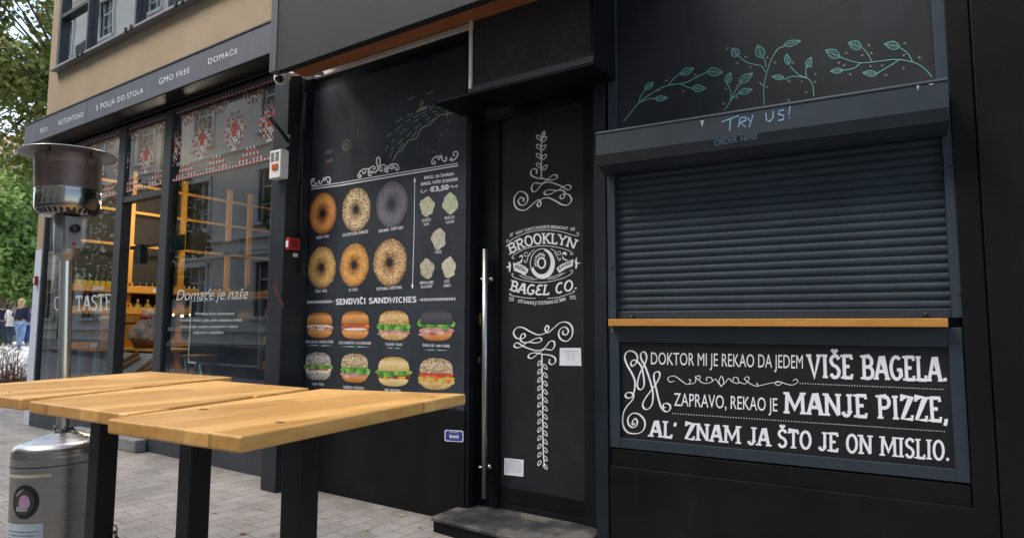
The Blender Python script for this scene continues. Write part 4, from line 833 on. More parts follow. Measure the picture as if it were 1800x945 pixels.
mb.box(-10.16, -4.69, 3.53, 3.9, 3.66, 4.785); mb.box(-10.16, -9.88, 3.53, 3.9, 4.785, 9); mb.box(-5.2, -4.69, 3.53, 3.9, 4.785, 9); mb.box(-9.88, -5.2, 3.53, 3.9, 7.3, 9)
mb.box(-10.16, -10.0, 3.9, 9, 3.6, 9); L.part('wall', mb, STUC)
mb = MB().box(-10.19, -9.985, 3.53, 3.8, 2.33, 3.66); L.part('pier', mb, STUC, bevel=.004)
L.part('pier_base', MB().box(-10.193, -9.982, 3.527, 3.8, 0, 2.33), paint('pale_blue_paint', (.50,.55,.62), .6, .06, 3), bevel=.004)
L.part('plinth', MB().box(-10.01, -4.65, 3.52, 3.7, 0, .46), PLIN, bevel=.004)
mb = MB().box(-9.99, -9.96, 3.7, 7.5, .0, 3.62); mb.box(-9.96, -4.7, 7.45, 7.5, 0, 3.62); mb.box(-4.73, -4.7, 3.8, 7.45, 0, 3.62); mb.box(-9.96, -4.73, 3.58, 7.45, 3.58, 3.62); L.part('room', mb, ROOM)
L.part('floor', MB().box(-9.96, -4.73, 3.7, 7.45, .0, .10), FLOOR)
mb = MB().box(-9.9, -5.2, 4.4, 4.45, 4.7, 7.4); L.part('curtain', mb, paint('curtain', (.40,.39,.37), .8, .2, 4, .3))
# upper window
fr = MB().box(-9.88, -9.80, 3.50, 3.62, 4.785, 7.3); fr.box(-9.80, -5.2, 3.50, 3.62, 4.785, 4.83)
for x in (-8.98, -7.72, -6.62): fr.box(x-.02, x+.02, 3.50, 3.58, 4.83, 7.3)
fr.box(-9.80, -9.01, 3.505, 3.59, 5.50, 5.55)
uw = L.part('window', fr, FRM, bevel=.003)
for a, b in ((-9.80,-9.01),(-8.95,-7.75),(-7.69,-6.65),(-6.59,-5.2)): L.part('pane', MB().add([(a,3.56,4.83),(b,3.56,4.83),(b,3.56,7.3),(a,3.56,7.3)], [(0,1,2,3)]), GL_UP, uw)
L.part('window_sill', MB().box(-9.90, -5.2, 3.44, 3.53, 4.755, 4.783), paint('sill_metal', (.22,.22,.23), .4), uw, bevel=.002)
for x in (-9.05, -8.92, -7.79, -7.66, -6.69, -6.56): L.part('sill_clip', MB().box(x-.015, x+.015, 3.425, 3.45, 4.745, 4.80), CHARC, uw)
# shopfront frame and panes
fr = MB(); fr.box(-10.0, -4.65, 3.53, 3.62, 3.635, 3.70)
X1a, X1b, X2a, X2b = on_y(195,500,3.53).x, on_y(206.5,500,3.53).x, on_y(276,480,3.53).x, on_y(289,480,3.53).x
fr.box(X1a, X1b, 3.53, 3.64, .46, 3.635); fr.box(X2a, X2b, 3.53, 3.64, .10, 3.635); fr.box(-9.98, -9.94, 3.53, 3.64, .46, 3.635); fr.box(-4.78, -4.65, 3.53, 3.64, .46, 3.635)
fr.box(X1b, X2a, 3.535, 3.63, 2.735, 2.80); fr.box(-9.965, X1a, 3.54, 3.62, .46, .51); fr.box(X2b, -4.78, 3.54, 3.62, .46, .51)
sw_ = L.part('shop_window', fr, FRM, bevel=.003)
def pane(a, b, z0, z1): return L.part('pane', MB().add([(a,3.56,z0),(b,3.56,z0),(b,3.56,z1),(a,3.56,z1)], [(0,1,2,3)]), GL_SHOP, sw_)
pane(-9.965, X1a, .51, 3.635); pane(X1b, X2a, 2.80, 3.635); pane(X2b, -4.78, .51, 3.635)
mb = MB().box(X1b+.01, X2a-.01, 3.64, 3.67, 2.20, 2.235); mb.box(-7.62, -7.50, 3.60, 3.68, 2.02, 2.24); L.part('door_closer', mb, CHARC, sw_)
# folk band of red and white stitches on the glass
fm = MB(); cell = .0285; rows = 27; ztop = 3.628
def stitch(ix, r):
    x = ix % 20; dx = abs(x-10)
    if r in (0, 26): return 1 if x % 2 else 2
    if r < 7:
        e = abs((x+10) % 20-10); q = e+0
        if e <= 5 and abs(e-(6-r)) <= 1 and (x+r) % 2: return 1 if r % 2 else 2
        if e == 0 and r == 4 or e == 1 and r == 2: return 1
        return 0
    if 6 <= r <= 20:
        d = dx+abs(r-13)*.72
        if dx <= 1 and abs(r-13) <= 2 or abs(r-13) <= 0 and dx <= 2: return 1
        if d <= 5.2: return (2 if (x//2+r//2) % 2 else (1 if (x+r) % 3 == 0 else (2 if (x+r) % 2 else 0)))
        if d <= 7.4: return (1 if r % 2 else 2) if (x+r) % 2 else 0
        return 0
    e = abs((x+10) % 20-10); k_ = 25-r
    if r >= 19 and e <= (r-18)*.95 and e+k_ >= 1: return (2 if r % 2 else 1) if (x+r) % 2 else 0
    return 0
for a, b in ((-9.965, X1a), (X1b, X2a), (X2b, -4.78)):
    n = int((b-a)/cell)
    for i in range(n):
        gi = int((a+10)/cell)+i
        for r in range(rows):
            s_ = stitch(gi, r)
            if s_:
                fm.mi = s_-1; x = a+i*cell+.002; z = ztop-r*cell; g = cell*.84; fm.add([(x,3.556,z-g),(x+g,3.556,z-g),(x+g,3.556,z),(x,3.556,z)], [(0,1,2,3)])
def sheer(name, c, f_):
    k = NM(name); k.base(c); k.b.inputs['Roughness'].default_value = .5; tr = k.n('BsdfTransparent'); mx = k.n('MixShader'); mx.inputs[0].default_value = f_
    k.l(tr.outputs[0], mx.inputs[1]); k.l(k.b.outputs[0], mx.inputs[2]); k.l(mx.outputs[0], k.t.nodes['Material Output'].inputs[0]); return k.m
L.part('folk_band', fm, [sheer('vinyl_red', (.42,.04,.045), .85), sheer('vinyl_white', (.52,.51,.50), .7)], sw_)
G2 = Plane((0, 3.556, 0), (0, -1, 0)); mb = MB(); GV = paint('glass_lettering', (.50,.54,.54), .6, .05, 4, 0)
W1 = Z(90, 480, 4.453); W3 = Z(290, 470, 4.722)
slab(mb, G2, 'CRO', (W1((22,292)), W1((146,289))), (W1((22,184)), W1((146,179))), .1, .14); slab(mb, G2, 'TASTE,', (W1((192,292)), W1((494,282))), (W1((192,180)), W1((494,160))), .1, .15)
sans(mb, G2, 'Domaće je naše', (W3((92,272)), W3((690,258))), (W3((92,186)), W3((690,168))), -.006, .35)
for i, t_ in enumerate(('Hrvatska kroz jednostavne','i lokalne okuse, gdje svaki odabrani artikal','stvara vašu osobnu poveznicu s našom','kulturom i nasljeđem.')):
    x0, x1 = ((250,576),(118,636),(130,606),(238,488))[i]; y = (393,447,500,550)[i]; sans(mb, G2, t_, (W3((x0,y)), W3((x1,y-2))), (W3((x0,y-24)), W3((x1,y-26))), .004)
L.part('glass_lettering', mb, GV, sw_)
# fascia sign
T = Thing('fascia_sign', 'long grey fascia sign with white words over the shop windows', 'sign', (-7.5, 3.4, 3.7))
fb = MB().box(-10.145, -8.302, 3.29, 3.528, 3.708, 3.992); fb.box(-8.298, -4.675, 3.29, 3.528, 3.708, 3.992); T.part('panel', fb, FASM, bevel=.004)
T.part('trim', MB().box(-10.15, -4.672, 3.283, 3.528, 3.9925, 4.008), FRM); T.part('soffit', MB().box(-10.14, -4.675, 3.30, 3.528, 3.700, 3.7075), BLACKLOW)
mb = MB(); J = Z(0, 0, 3.635); FP = Plane((0, 3.29, 0), (0, -1, 0))
for t_, bl, br, tl, tr in (('EKO',(258,850),(302,833),(258,822),(302,808)),('AUTOHTONO',(372,803),(532,746),(372,772),(532,714)),('S POLJA DO STOLA',(614,708),(914,592),(614,674),(914,560)),('GMO FREE',(1016,542),(1212,464),(1016,504),(1212,432)),('DOMAĆE',(1330,412),(1517,340),(1330,376),(1517,308))):
    sans(mb, FP, t_, (J(bl), J(br)), (J(tl), J(tr)), .0, sp=1.15)
T.part('lettering', mb, PAPER)
# alarm on the pier
e = FASC(66, 493); e = on_y(66, 493, 3.527); T = Thing('fire_call_point', 'small red fire call point on the pale blue corner pier', 'alarm', e)
T.part('casing', MB().box(-10.10, -10.04, 3.49, 3.527, e.z-.06, e.z+.06), MC['alarm_red'], bevel=.004); T.part('button', MB().box(-10.09, -10.055, 3.486, 3.4895, e.z-.035, e.z+.035), PAPER)
# stone by the plinth
k = NM('old_stone'); k.base(k.ramp(k.noise(k.mapping(), 7, 6, .7), [(.3, (.13,.13,.13)), (.7, (.26,.26,.255))])); k.bump(k.noise(k.mapping(), 25, 5), .5, .01)
solo('stone_block', MB().box(-8.5, -6.97, 3.40, 3.515, 0, .13), k.m, 'long grey stone block lying against the blue grey plinth', 'stone', (-7.7, 3.45, 0), bevel=.012)

# ------------------------------------------------------------------ inside the food shop
SX = -9.65
T = Thing('shelf_unit', 'yellow timber shelf unit along the side wall of the food shop', 'shelf', (-9.8, 5.5, .1))
for y in (3.72, 4.50, 5.26, 6.02, 6.40, 7.2): T.part('post', MB().box(SX-.06, SX, y-.037, y+.037, .1, 3.55), SHELFWOOD, bevel=.003)
SHELFW2 = wood('shelf_pine_long', [(.25, (.55,.24,.03)), (.5, (.72,.35,.05)), (.8, (.8,.43,.09))], 'y', None, .5)
for z in (2.95, 2.465, 3.35): T.part('rail', MB().box(SX-.02, SX+.012, 3.67, 7.3, z-.018, z+.018), SHELFW2)
trays = [1.80, 1.50, 1.02, .6]
for z in trays:
    mb = MB().box(SX-.30, SX+.10, 3.68, 7.3, z-.025, z); mb.box(SX+.10, SX+.12, 3.68, 7.3, z-.025, z+.07)
    for y in (4.5, 5.26, 6.02, 6.8): mb.box(SX-.28, SX+.10, y-.012, y+.012, z, z+.12)
    tr_ = T.part('tray', mb, SHELFW2, bevel=.002)
    for y in (4.05, 4.85, 5.6): T.part('price_tag', MB().box(SX+.1202, SX+.1235, y-.07, y+.07, z-.005, z+.045), PAPER, tr_)
GRNB = paint('green_bottle_glass', (.012,.028,.008), .1, .1, 4, 0); DRKB = paint('dark_bottle_glass', (.008,.008,.006), .1, .1, 4, 0); AMB = paint('amber_oil', (.22,.15,.02), .12, .2, 6, 0)
YLAB = paint('yellow_label', (.60,.52,.05), .6, .2, 30, 0); WLAB = paint('ochre_label', (.50,.36,.10), .6, .1, 20, 0); CORK = paint('cork', (.45,.33,.2), .8, .15, 30, 0)
def bottle(name, label, group, body, lab, prof, lz, capm, capz):
    T = Thing(name, label, 'bottle', group=group); T.part('body', MB().lathe(prof, seg=14), body)
    r = max(p[0] for p in prof)+.001; T.part('label', MB().lathe([(r, lz[0]), (r, lz[1])], seg=14), lab); T.part('cap', MB().lathe([(0,capz[1]),(capz[2],capz[1]),(capz[2],capz[0])], seg=10), capm); return T.o
ob = bottle('oil_bottle', 'green oil bottle with a yellow label in the row on the top tray', 'oil bottles on the top tray', GRNB, YLAB, [(0,0),(.034,0),(.036,.01),(.036,.13),(.02,.18),(.013,.2),(.013,.245),(0,.245)], (.02,.125), GRNB, (.235,.262,.015))
db = bottle('liqueur_bottle', 'short dark bottle with an ochre label on the top tray', 'dark bottles on the top tray', DRKB, WLAB, [(0,0),(.038,0),(.04,.01),(.04,.09),(.016,.125),(.014,.165),(0,.165)], (.012,.085), CHARC, (.155,.185,.017))
fl = bottle('flask', 'round amber flask with cork on the second tray', 'amber flasks on the second tray', AMB, WLAB, [(0,0),(.05,.0),(.062,.03),(.062,.07),(.045,.11),(.015,.135),(.014,.17),(0,.17)], (.03,.05), CORK, (.16,.195,.016))
jr = bottle('jar', 'dark jar with a green label on the third tray', 'dark jars on the third tray', DRKB, paint('green_label', (.09,.16,.05), .6), [(0,0),(.04,0),(.042,.01),(.042,.13),(.03,.15),(.03,.165),(0,.165)], (.025,.11), CHARC, (.155,.18,.033))
def row(proto, ys, x, z):
    for i, y in enumerate(ys):
        o = proto if not proto.get('used') else copy_tree(proto)
        proto['used'] = 1; o.location = (x, y, z)
row(ob, [3.82+.076*i for i in range(9)], SX+.05, 1.801); row(ob, [3.86+.076*i for i in range(8)], SX-.04, 1.801)
row(db, [4.62, 4.71, 4.80, 4.89]+[5.36+.085*i for i in range(7)]+[6.12+.085*i for i in range(6)], SX+.05, 1.801)
row(fl, [3.95, 4.1, 4.25, 4.62, 4.76, 4.90, 5.03, 5.4, 5.55, 5.7, 6.2, 6.35], SX+.03, 1.501); row(jr, [4.60+.095*i for i in range(6)]+[5.4, 5.5, 5.6, 5.7, 5.8, 6.15, 6.25, 6.35, 6.5], SX+.05, 1.021)
for o in (ob, db, fl, jr): del o['used']
for o in [o for o in bpy.data.objects if o.parent is None and 'used' in o.keys()]: del o['used']
PALEW = paint('pale_painted_wood', (.55,.62,.66), .5, .08, 4); TURQ = paint('turquoise_paint', (.20,.50,.46), .5, .08, 4)
def dtable(label, x0, x1, y0, y1, z, lm, round_=False):
    T = Thing('display_table', label, 'table', ((x0+x1)/2, (y0+y1)/2, .1)); T.part('tabletop', MB().box(x0, x1, y0, y1, z-.03, z), SHELFWOOD, bevel=.006)
    for x, y in ((x0+.06,y0+.05),(x1-.06,y0+.05),(x0+.06,y1-.05),(x1-.06,y1-.05)): T.part('leg', MB().box(x-.035, x+.035, y-.025, y+.025, .1, z-.03), lm, bevel=.003)
dtable('display table with pale legs in the open shop doorway', -8.62, -7.50, 3.92, 4.42, 1.035, PALEW); dtable('display table with turquoise legs behind the left pane', -9.28, -8.74, 3.72, 4.12, 1.015, TURQ)
# woven bread picture under the doorway table
T = Thing('woven_panel', 'pale panel with brown braided pattern under the doorway table', 'panel', (-8.05, 3.9, .1)); T.part('board', MB().box(-8.5, -7.5, 3.885, 3.905, .42, .985), PALEW)
mb = MB(); BRD = paint('braid_brown', (.33,.14,.035), .7, .3, 25, .3)
for s0 in (0, .33):
    for i in range(14):
        t_ = i/13; x = -8.42+.9*t_; z = .52+s0+.42*t_*(.7 if s0 else 1)-.1*s0
        if z < .96: mb.ball((x-.02,3.875,z+.03), (.05,.012,.026), 10, 6); mb.ball((x+.02,3.877,z-.03), (.05,.012,.026), 10, 6)
T.part('braid', mb, BRD)
# gift basket
gb = (-8.22, 4.12, 1.036); T = Thing('gift_basket', 'brown wicker gift basket wrapped in clear film with a red bow', 'basket', gb)
k = NM('wicker'); wv = k.n('TexWave'); wv.inputs['Scale'].default_value = 22; wv.inputs['Distortion'].default_value = 3; k.l(k.mapping(scale=(1,1,2)), wv.inputs['Vector']); k.base(k.ramp(wv.outputs['Fac'], [(.2,(.12,.05,.02)),(.8,(.36,.17,.06))])); k.bump(wv.outputs['Fac'], .6, .01)
T.part('wicker', MB().lathe([(0,0),(.17,0),(.22,.12),(.225,.13),(.20,.13),(.16,.03),(0,.03)], gb, 28), k.m)
rnd = random.Random(8); mb = MB(); 
for i in range(9): a = i*.7; mb.ball((gb[0]+.1*math.cos(a), gb[1]+.1*math.sin(a), gb[2]+.17+.03*rnd.random()), (.05,.05,.06), 10, 8)
T.part('produce', mb, paint('produce', (.25,.18,.15), .5, .5, 20))
k = NM('clear_film'); k.b.inputs['Roughness'].default_value = .12; k.base((.75,.72,.75)); tr = k.n('BsdfTransparent'); mx = k.n('MixShader'); k.l(k.ramp(k.noise(k.mapping(), 9, 4), [(.35,(.2,)*3),(.65,(.8,)*3)]), mx.inputs[0]); k.l(tr.outputs[0], mx.inputs[1]); k.l(k.b.outputs[0], mx.inputs[2]); k.l(mx.outputs[0], k.t.nodes['Material Output'].inputs[0]); k.bump(k.noise(k.mapping(), 14, 3, .6, 2), 1, .06)
mb = MB(); prof = [(.21,.10),(.24,.16),(.22,.24),(.15,.32),(.06,.37),(.09,.42),(.12,.48)]
mb.lathe(prof, gb, 30); mb.v = [p+Vector((rnd.uniform(-.018,.018), rnd.uniform(-.018,.018), rnd.uniform(-.012,.012))) for p in mb.v]; T.part('film', mb, k.m)
mb = MB(); mb.ball((gb[0]-.09,gb[1]-.06,gb[2]+.38), (.06,.025,.035), 12, 8); mb.ball((gb[0]+.02,gb[1]-.08,gb[2]+.38), (.06,.025,.03), 12, 8); T.part('bow', mb, paint('bow_red', (.45,.02,.05), .4))
# bottle crate on the left table and sunflowers
T = Thing('bottle_crate', 'orange timber crate of pale lying bottles behind the left pane', 'crate', (-9.0, 3.9, 1.016)); T.part('box', MB().box(-9.24, -8.6, 3.98, 4.2, 1.33, 1.35).box(-9.24, -9.2, 3.98, 4.2, 1.016, 1.45).box(-8.64, -8.6, 3.98, 4.2, 1.016, 1.45).box(-9.2, -8.64, 4.18, 4.2, 1.016, 1.45), SHELFWOOD)
for i in range(7): x = -9.16+i*.078; T.part('bottle', MB().tube([(x,3.93,1.40),(x,4.17,1.38)], [.018,.033], 10), PALEW)
YEL = paint('sunflower_petal', (.75,.42,.02), .6, .15, 40, 0); STEM = paint('stem_green', (.06,.13,.03), .7)
for i, (x, y, z) in enumerate(((-9.12,3.80,1.255),(-8.88,3.80,1.265),(-8.80,3.78,1.185))):
    T = Thing('sunflower', ['sunflower at the left of the left table','highest sunflower on the left table','lower sunflower beside the window mullion'][i], 'flower', (x, y, 1.016))
    mb = MB()
    for j in range(16):
        a = j*2*math.pi/16; mb.add([(x+.026*math.cos(a-.14),y-.012,z+.026*math.sin(a-.14)),(x+.062*math.cos(a),y-.02,z+.062*math.sin(a)),(x+.026*math.cos(a+.14),y-.012,z+.026*math.sin(a+.14))], [(0,1,2)])
    T.part('petals', mb, YEL); T.part('disc', MB().ball((x,y-.012,z), (.028,.012,.028), 12, 8), paint('seed_disc', (.05,.025,.01), .8, .3, 60)); T.part('stem', MB().tube([(x,y,z),(x+.01,y+.01,1.1),(x,y,1.017)], .006, 6), STEM)
# framed board, pillar, folding stool
q0 = on_y(338, 530, 3.95); q1 = on_y(454, 642, 3.95)
T = Thing('display_screen', 'dark framed board standing inside the right shop window', 'board', ((q0.x+q1.x)/2, 3.95, q1.z)); T.part('panel', MB().box(q0.x, q1.x, 3.95, 3.98, q1.z, q0.z), paint('screen_black', (.008,.009,.010), .12, .1, 3, 0))
mb = MB().box(q0.x-.02, q1.x+.02, 3.942, 3.985, q1.z-.022, q1.z); mb.box(q0.x-.02, q1.x+.02, 3.942, 3.985, q0.z, q0.z+.012); mb.box(q1.x, q1.x+.02, 3.942, 3.985, q1.z, q0.z); mb.box(q0.x-.02, q0.x, 3.942, 3.985, q1.z, q0.z); T.part('frame', mb, paint('silver_frame', (.5,.52,.54), .35, .05, 4, 0))
T.part('stand', MB().box(q0.x+.2, q1.x-.2, 3.96, 4.1, .1, q1.z-.023), CHARC)
solo('pillar', MB().box(-6.62, -6.42, 4.1, 4.3, .1, 1.62), paint('pillar_white', (.55,.57,.62), .6), 'short white pillar left of the dark framed board', 'pillar', (-6.52, 4.2, .1), bevel=.005)
T = Thing('folding_stool', 'folding stool with crossed turquoise legs behind the right pane', 'stool', (-6.62, 3.85, .1)); T.part('seat', MB().box(-6.82, -6.48, 3.75, 3.95, .98, 1.0), SHELFWOOD)
for y in (3.77, 3.93): T.part('leg', MB().tube([(-6.8,y,.1),(-6.5,y,.98)], .016, 8), TURQ); T.part('leg', MB().tube([(-6.5,y+.02,.1),(-6.8,y+.02,.98)], .016, 8), TURQ)
for i, (a, b) in enumerate(((on_y(300,416,3.60), on_y(330,440,3.60)), (on_y(398,426,3.60), on_y(426,448,3.60)), (on_y(356,493,3.60), on_y(376,512,3.60)))):
    solo('paper_sheet', MB().box(a.x, b.x, 3.566, 3.568, b.z, a.z), paint('sheet_%s' % 'abc'[i], [(.16,.22,.21),(.30,.33,.31),(.34,.38,.46)][i], .6), ['grey green sheet stuck high inside the right pane near the mullion','pale sheet stuck high inside the right pane above the lettering','bluish sheet stuck inside the right pane just over the script lettering'][i], 'sheet', (a.x, 3.566, b.z))
# string of small lit bulbs
mb0 = None; k = NM('lit_bulb'); k.b.inputs['Emission Color'].default_value = (1,.45,.15,1); k.b.inputs['Emission Strength'].default_value = 9; BULB = k.m
T = Thing('light_string', 'row of tiny lit orange bulbs inside the food shop', 'lights', (-7.6, 4.9, 1.45)); pts = []
for p in ((304,553),(320,555),(335,553),(346,553),(360,553),(438,551),(452,550)): pts.append(on_y(p[0], p[1], 4.9))
T.part('wire', MB().tube([pts[0]+Vector((-.3,0,.03))]+[q+Vector((0,0,.03)) for q in pts]+[pts[-1]+Vector((.3,0,.03))], .004, 6), CHARC)
for q in pts: T.part('bulb', MB().ball(q, .017, 10, 8), BULB)
for x, y, e in ((-8.6, 4.5, 26), (-6.3, 5.2, 5)):  # added fill lights near the ceiling, without fixtures, to brighten the room
    pl_ = bpy.data.lights.new('room_fill', 'POINT'); pl_.energy = e; pl_.color = (1,.86,.66); pl_.shadow_soft_size = .15; lo_ = bpy.data.objects.new('room_fill', pl_); lo_.location = (x, y, 2.9); C.objects.link(lo_)

# ------------------------------------------------------------------ high tables
def slab_top(T, quad, z, label=None):
    mb = MB(); mb.prism([tuple(q) for q in quad], z-.043, z)
    o = T.part('tabletop', mb, TABLEWOOD, label=label); b = o.modifiers.new('bevel', 'BEVEL'); b.width = .007; b.segments = 3; b.limit_method = 'ANGLE'; b.angle_limit = R(50)
LEGP = dirty_black('leg_paint', (.0075,.0075,.008), .42, .5, .3)
KNOT = paint('knot_brown', (.10,.06,.03), .6, .4, 60, 0)
def table(label, tops, leg, yaw, knots=()):
    T = Thing('high_table', label, 'table', (leg[0], leg[1], 0), group='high tables set out on the pavement')
    for q in tops: slab_top(T, q[0], q[1])
    LM = Matrix.Translation((leg[0], leg[1], 0)) @ Matrix.Rotation(yaw, 4, 'Z'); h = .0465
    [T.part('knot', MB().prism([(q_.x+.022*s_*math.cos(a_), q_.y+.011*s_*math.sin(a_)) for a_ in [i_*math.pi/6 for i_ in range(12)]], 1.0502, 1.0506), KNOT) for q_, s_ in [(on_z(*k_, 1.05), z_) for *k_, z_ in knots]]
    T.part('leg', MB(LM).box(-h, h, -h, h, .008, 1.0), LEGP, bevel=.005)
    T.part('bracket_plate', MB(LM).box(-.16, .16, -.16, .16, 1.0, 1.006), CHARC)
    T.part('base_plate', MB(LM).box(-.14, .14, -.14, .14, 0, .008), CHARC)
table('high table furthest left with its timber top cut by the photo edge', [([(-3.636,.938),(-2.863,.979),(-3.169,2.028),(-3.942,1.987)], 1.05)], (-3.48,1.548), R(3), ((17,689,.5),(161,667,.5)))
table('middle high table with its timber top in two boards', [([(-2.772,.971),(-2.131,1.007),(-2.275,1.553),(-2.968,1.527)], 1.05), ([(-2.972,1.532),(-2.262,1.558),(-2.36,1.89),(-3.05,1.865)], 1.0485)], (-2.655,1.545), R(2))
table('nearest high table with a long timber top reaching in front of the menu board', [([(-2.066,.925),(-1.471,.972),(-1.628,2.091),(-2.277,1.889)], 1.05)], (-1.945,1.53), R(2), ((358,719,1.1),(492,741.5,.9),(760,698,.6),(738,695,.4)))

# ------------------------------------------------------------------ patio heater
TILT = R(2.5)
hd = ray(113, 720); hd = Vector((hd.x, hd.y, 0)).normalized(); HP = hd*4.5
def hz_(py, pxx=113): d = ray(pxx, py); return 1.33+d.z*4.5/math.hypot(d.x, d.y)
def lth(T, name, prof, m, seg=48, under=None): return T.part(name, MB().lathe(prof, HP, seg), m, under)
T = Thing('patio_heater', 'stainless steel patio heater standing behind the left table', 'patio heater', (HP.x, HP.y, 0))
zt = hz_(774); zb = hz_(756)
lth(T, 'base_cover', [(0,.02),(.235,.02),(.237,.05),(.235,zt-.06),(.236,zt-.055),(.233,zt-.05),(.233,zt-.03),(.222,zt-.005),(.205,zt+.002),(.2,zt+.006),(.19,zt+.010),(.11,zb-.022),(.05,zb-.004),(.03,zb+.004)], STEEL, 64)
lth(T, 'base_ring', [(.0,0),(.245,0),(.245,.03),(.236,.03)], CHARC, 48)
lth(T, 'pole', [(.0305,zb),(.0305,hz_(455))], steel('pole_steel', (.62,.6,.58), .25, (40,40,1)), 24)
z3, z4 = hz_(455), hz_(378)
lth(T, 'burner_collar', [(.031,z3-.01),(.05,z3+.02),(.062,z3+.03),(.066,z3+.04),(.066,z4),(0,z4)], steel('collar_steel', (.42,.42,.42), .4), 32)
phi = math.atan2(-HP.y, -HP.x)
LMx = Matrix.Translation(HP) @ Matrix.Rotation(phi+.38, 4, 'Z')
pa = T.part('control_panel', MB(LMx).box(.03, .085, -.042, .042, z3+.06, z4-.01), paint('control_grey', (.20,.20,.21), .4), bevel=.004)
T.part('knob', MB(LMx).tube([(.085,0,z4-.085),(.115,0,z4-.085)], .024, 16), CHARC, pa); T.part('igniter', MB(LMx).tube([(.085,0,z3+.085),(.097,0,z3+.085)], .009, 12), paint('igniter_red', (.5,.03,.04), .4), pa)
zr0, zr1, zm1 = hz_(372), hz_(333), hz_(274)
lth(T, 'burner_ring', [(.06,z4),(.13,z4+.002),(.158,zr0+.01),(.164,zr0+.03),(.164,zr1-.02),(.160,zr1-.012),(.166,zr1),(.1,zr1)], steel('ring_steel', (.34,.31,.27), .16), 48)
mb = MB()
for i in range(30):
    a = i*2*math.pi/30; ca, sa = math.cos(a), math.sin(a); ca2, sa2 = math.cos(a+.1), math.sin(a+.1)
    mb.add([(HP.x+.134*ca,HP.y+.134*sa,z4+.002),(HP.x+.158*ca,HP.y+.158*sa,zr0+.006),(HP.x+.158*ca2,HP.y+.158*sa2,zr0+.006),(HP.x+.134*ca2,HP.y+.134*sa2,z4+.002)], [(0,1,2,3)])
T.part('slots', mb, CHARC)
k = NM('heater_mesh'); k.base((.17,.115,.10)); k.b.inputs['Metallic'].default_value = .7; k.b.inputs['Roughness'].default_value = .45; tr = k.n('BsdfTransparent'); mx = k.n('MixShader'); mx.inputs[0].default_value = .72
wv = k.n('TexWave'); wv.inputs['Scale'].default_value = 30; wv.bands_direction = 'Z'; k.l(k.mapping(), wv.inputs['Vector']); k.l(k.ramp(wv.outputs['Fac'], [(.3,(.7,)*3),(.7,(1,)*3)]), mx.inputs[0])
k.l(tr.outputs[0], mx.inputs[1]); k.l(k.b.outputs[0], mx.inputs[2]); k.l(mx.outputs[0], k.t.nodes['Material Output'].inputs[0])
lth(T, 'mesh_screen', [(.164,zr1),(.170,zm1)], k.m, 48)
lth(T, 'inner_burner', [(.0,zr1),(.08,zr1),(.075,zm1-.03),(0,zm1-.03)], paint('burner_dark', (.09,.07,.06), .4, .3, 12), 24)
zh = hz_(268)
hat = lth(T, 'reflector_hat', [(.0,zh+.028),(.10,zh+.024),(.19,zh+.012),(.243,zh-.002),(.246,zh-.007),(.240,zh-.007),(.18,zh+.004),(.1,zh+.015),(0,zh+.018)], steel('hat_steel', (.40,.39,.37), .3), 64)
mb = MB()
for i in range(4): a = i*math.pi/2+.5; mb.tube([(HP.x+.14*math.cos(a),HP.y+.14*math.sin(a),zm1-.01),(HP.x+.14*math.cos(a),HP.y+.14*math.sin(a),zh+.008)], .006, 8)
T.part('spacer', mb, CHARC)
def cyl_patch(r, p0, p1, z0, z1, n=12, ell=False):
    mb = MB()
    if ell:
        pc, zc = (p0+p1)/2, (z0+z1)/2; vs = [(HP.x+r*math.cos(phi+pc), HP.y+r*math.sin(phi+pc), zc)]
        for i in range(36): a = i*2*math.pi/36; q = phi+pc+(p1-p0)/2*math.cos(a); vs.append((HP.x+r*math.cos(q), HP.y+r*math.sin(q), zc+(z1-z0)/2*math.sin(a)))
        mb.add(vs, [(0, i+1, (i+1) % 36+1) for i in range(36)])
    else:
        vs = []
        for i in range(n+1): q = phi+p0+(p1-p0)*i/n; vs += [(HP.x+r*math.cos(q), HP.y+r*math.sin(q), z0), (HP.x+r*math.cos(q), HP.y+r*math.sin(q), z1)]
        mb.add(vs, [(2*i, 2*i+2, 2*i+3, 2*i+1) for i in range(n)])
    return mb
zo0, zo1 = hz_(888), hz_(833)
T.part('port_rim', cyl_patch(.2385, -1.08, -.42, zo0, zo1, ell=True), paint('rubber_black', (.01,.01,.011), .4))
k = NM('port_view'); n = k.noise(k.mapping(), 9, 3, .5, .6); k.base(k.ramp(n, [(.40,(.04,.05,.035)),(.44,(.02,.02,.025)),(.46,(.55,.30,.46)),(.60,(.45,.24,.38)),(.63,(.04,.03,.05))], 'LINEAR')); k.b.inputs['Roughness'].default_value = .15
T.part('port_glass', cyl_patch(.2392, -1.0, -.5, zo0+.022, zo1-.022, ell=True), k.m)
T.part('port_patch', cyl_patch(.2396, -.88, -.60, zo0+.045, zo1-.05, ell=True), paint('port_pink', (.55,.28,.45), .4))  # pink oval laid just outside the port glass
T.part('tank_band', cyl_patch(.2399, -.95, -.66, zo0+.04, zo0+.065, n=6), paint('tank_grey', (.35,.34,.36), .4))
T.part('rating_label', cyl_patch(.2378, -1.5, -.32, hz_(965), hz_(896)), paint('label_blue_white', (.50,.56,.62), .6, .12, 40, 0))
for zz_, q1_ in ((908,-.42),(914,-.5),(920,-.42),(927,-.7),(933,-.42),(940,-.5)): T.part('label_print', cyl_patch(.2384, -1.3, q1_, hz_(zz_+1.6), hz_(zz_)), paint('label_ink', (.16,.19,.25), .7, .1, 5, 0))
T.part('seam', cyl_patch(.2376, -1.5, 1.4, hz_(806.5), hz_(805)), CHARC)
T.part('tape', cyl_patch(.2378, -1.5, -.18, hz_(821.5), hz_(816)), paint('tape', (.55,.50,.38), .6))
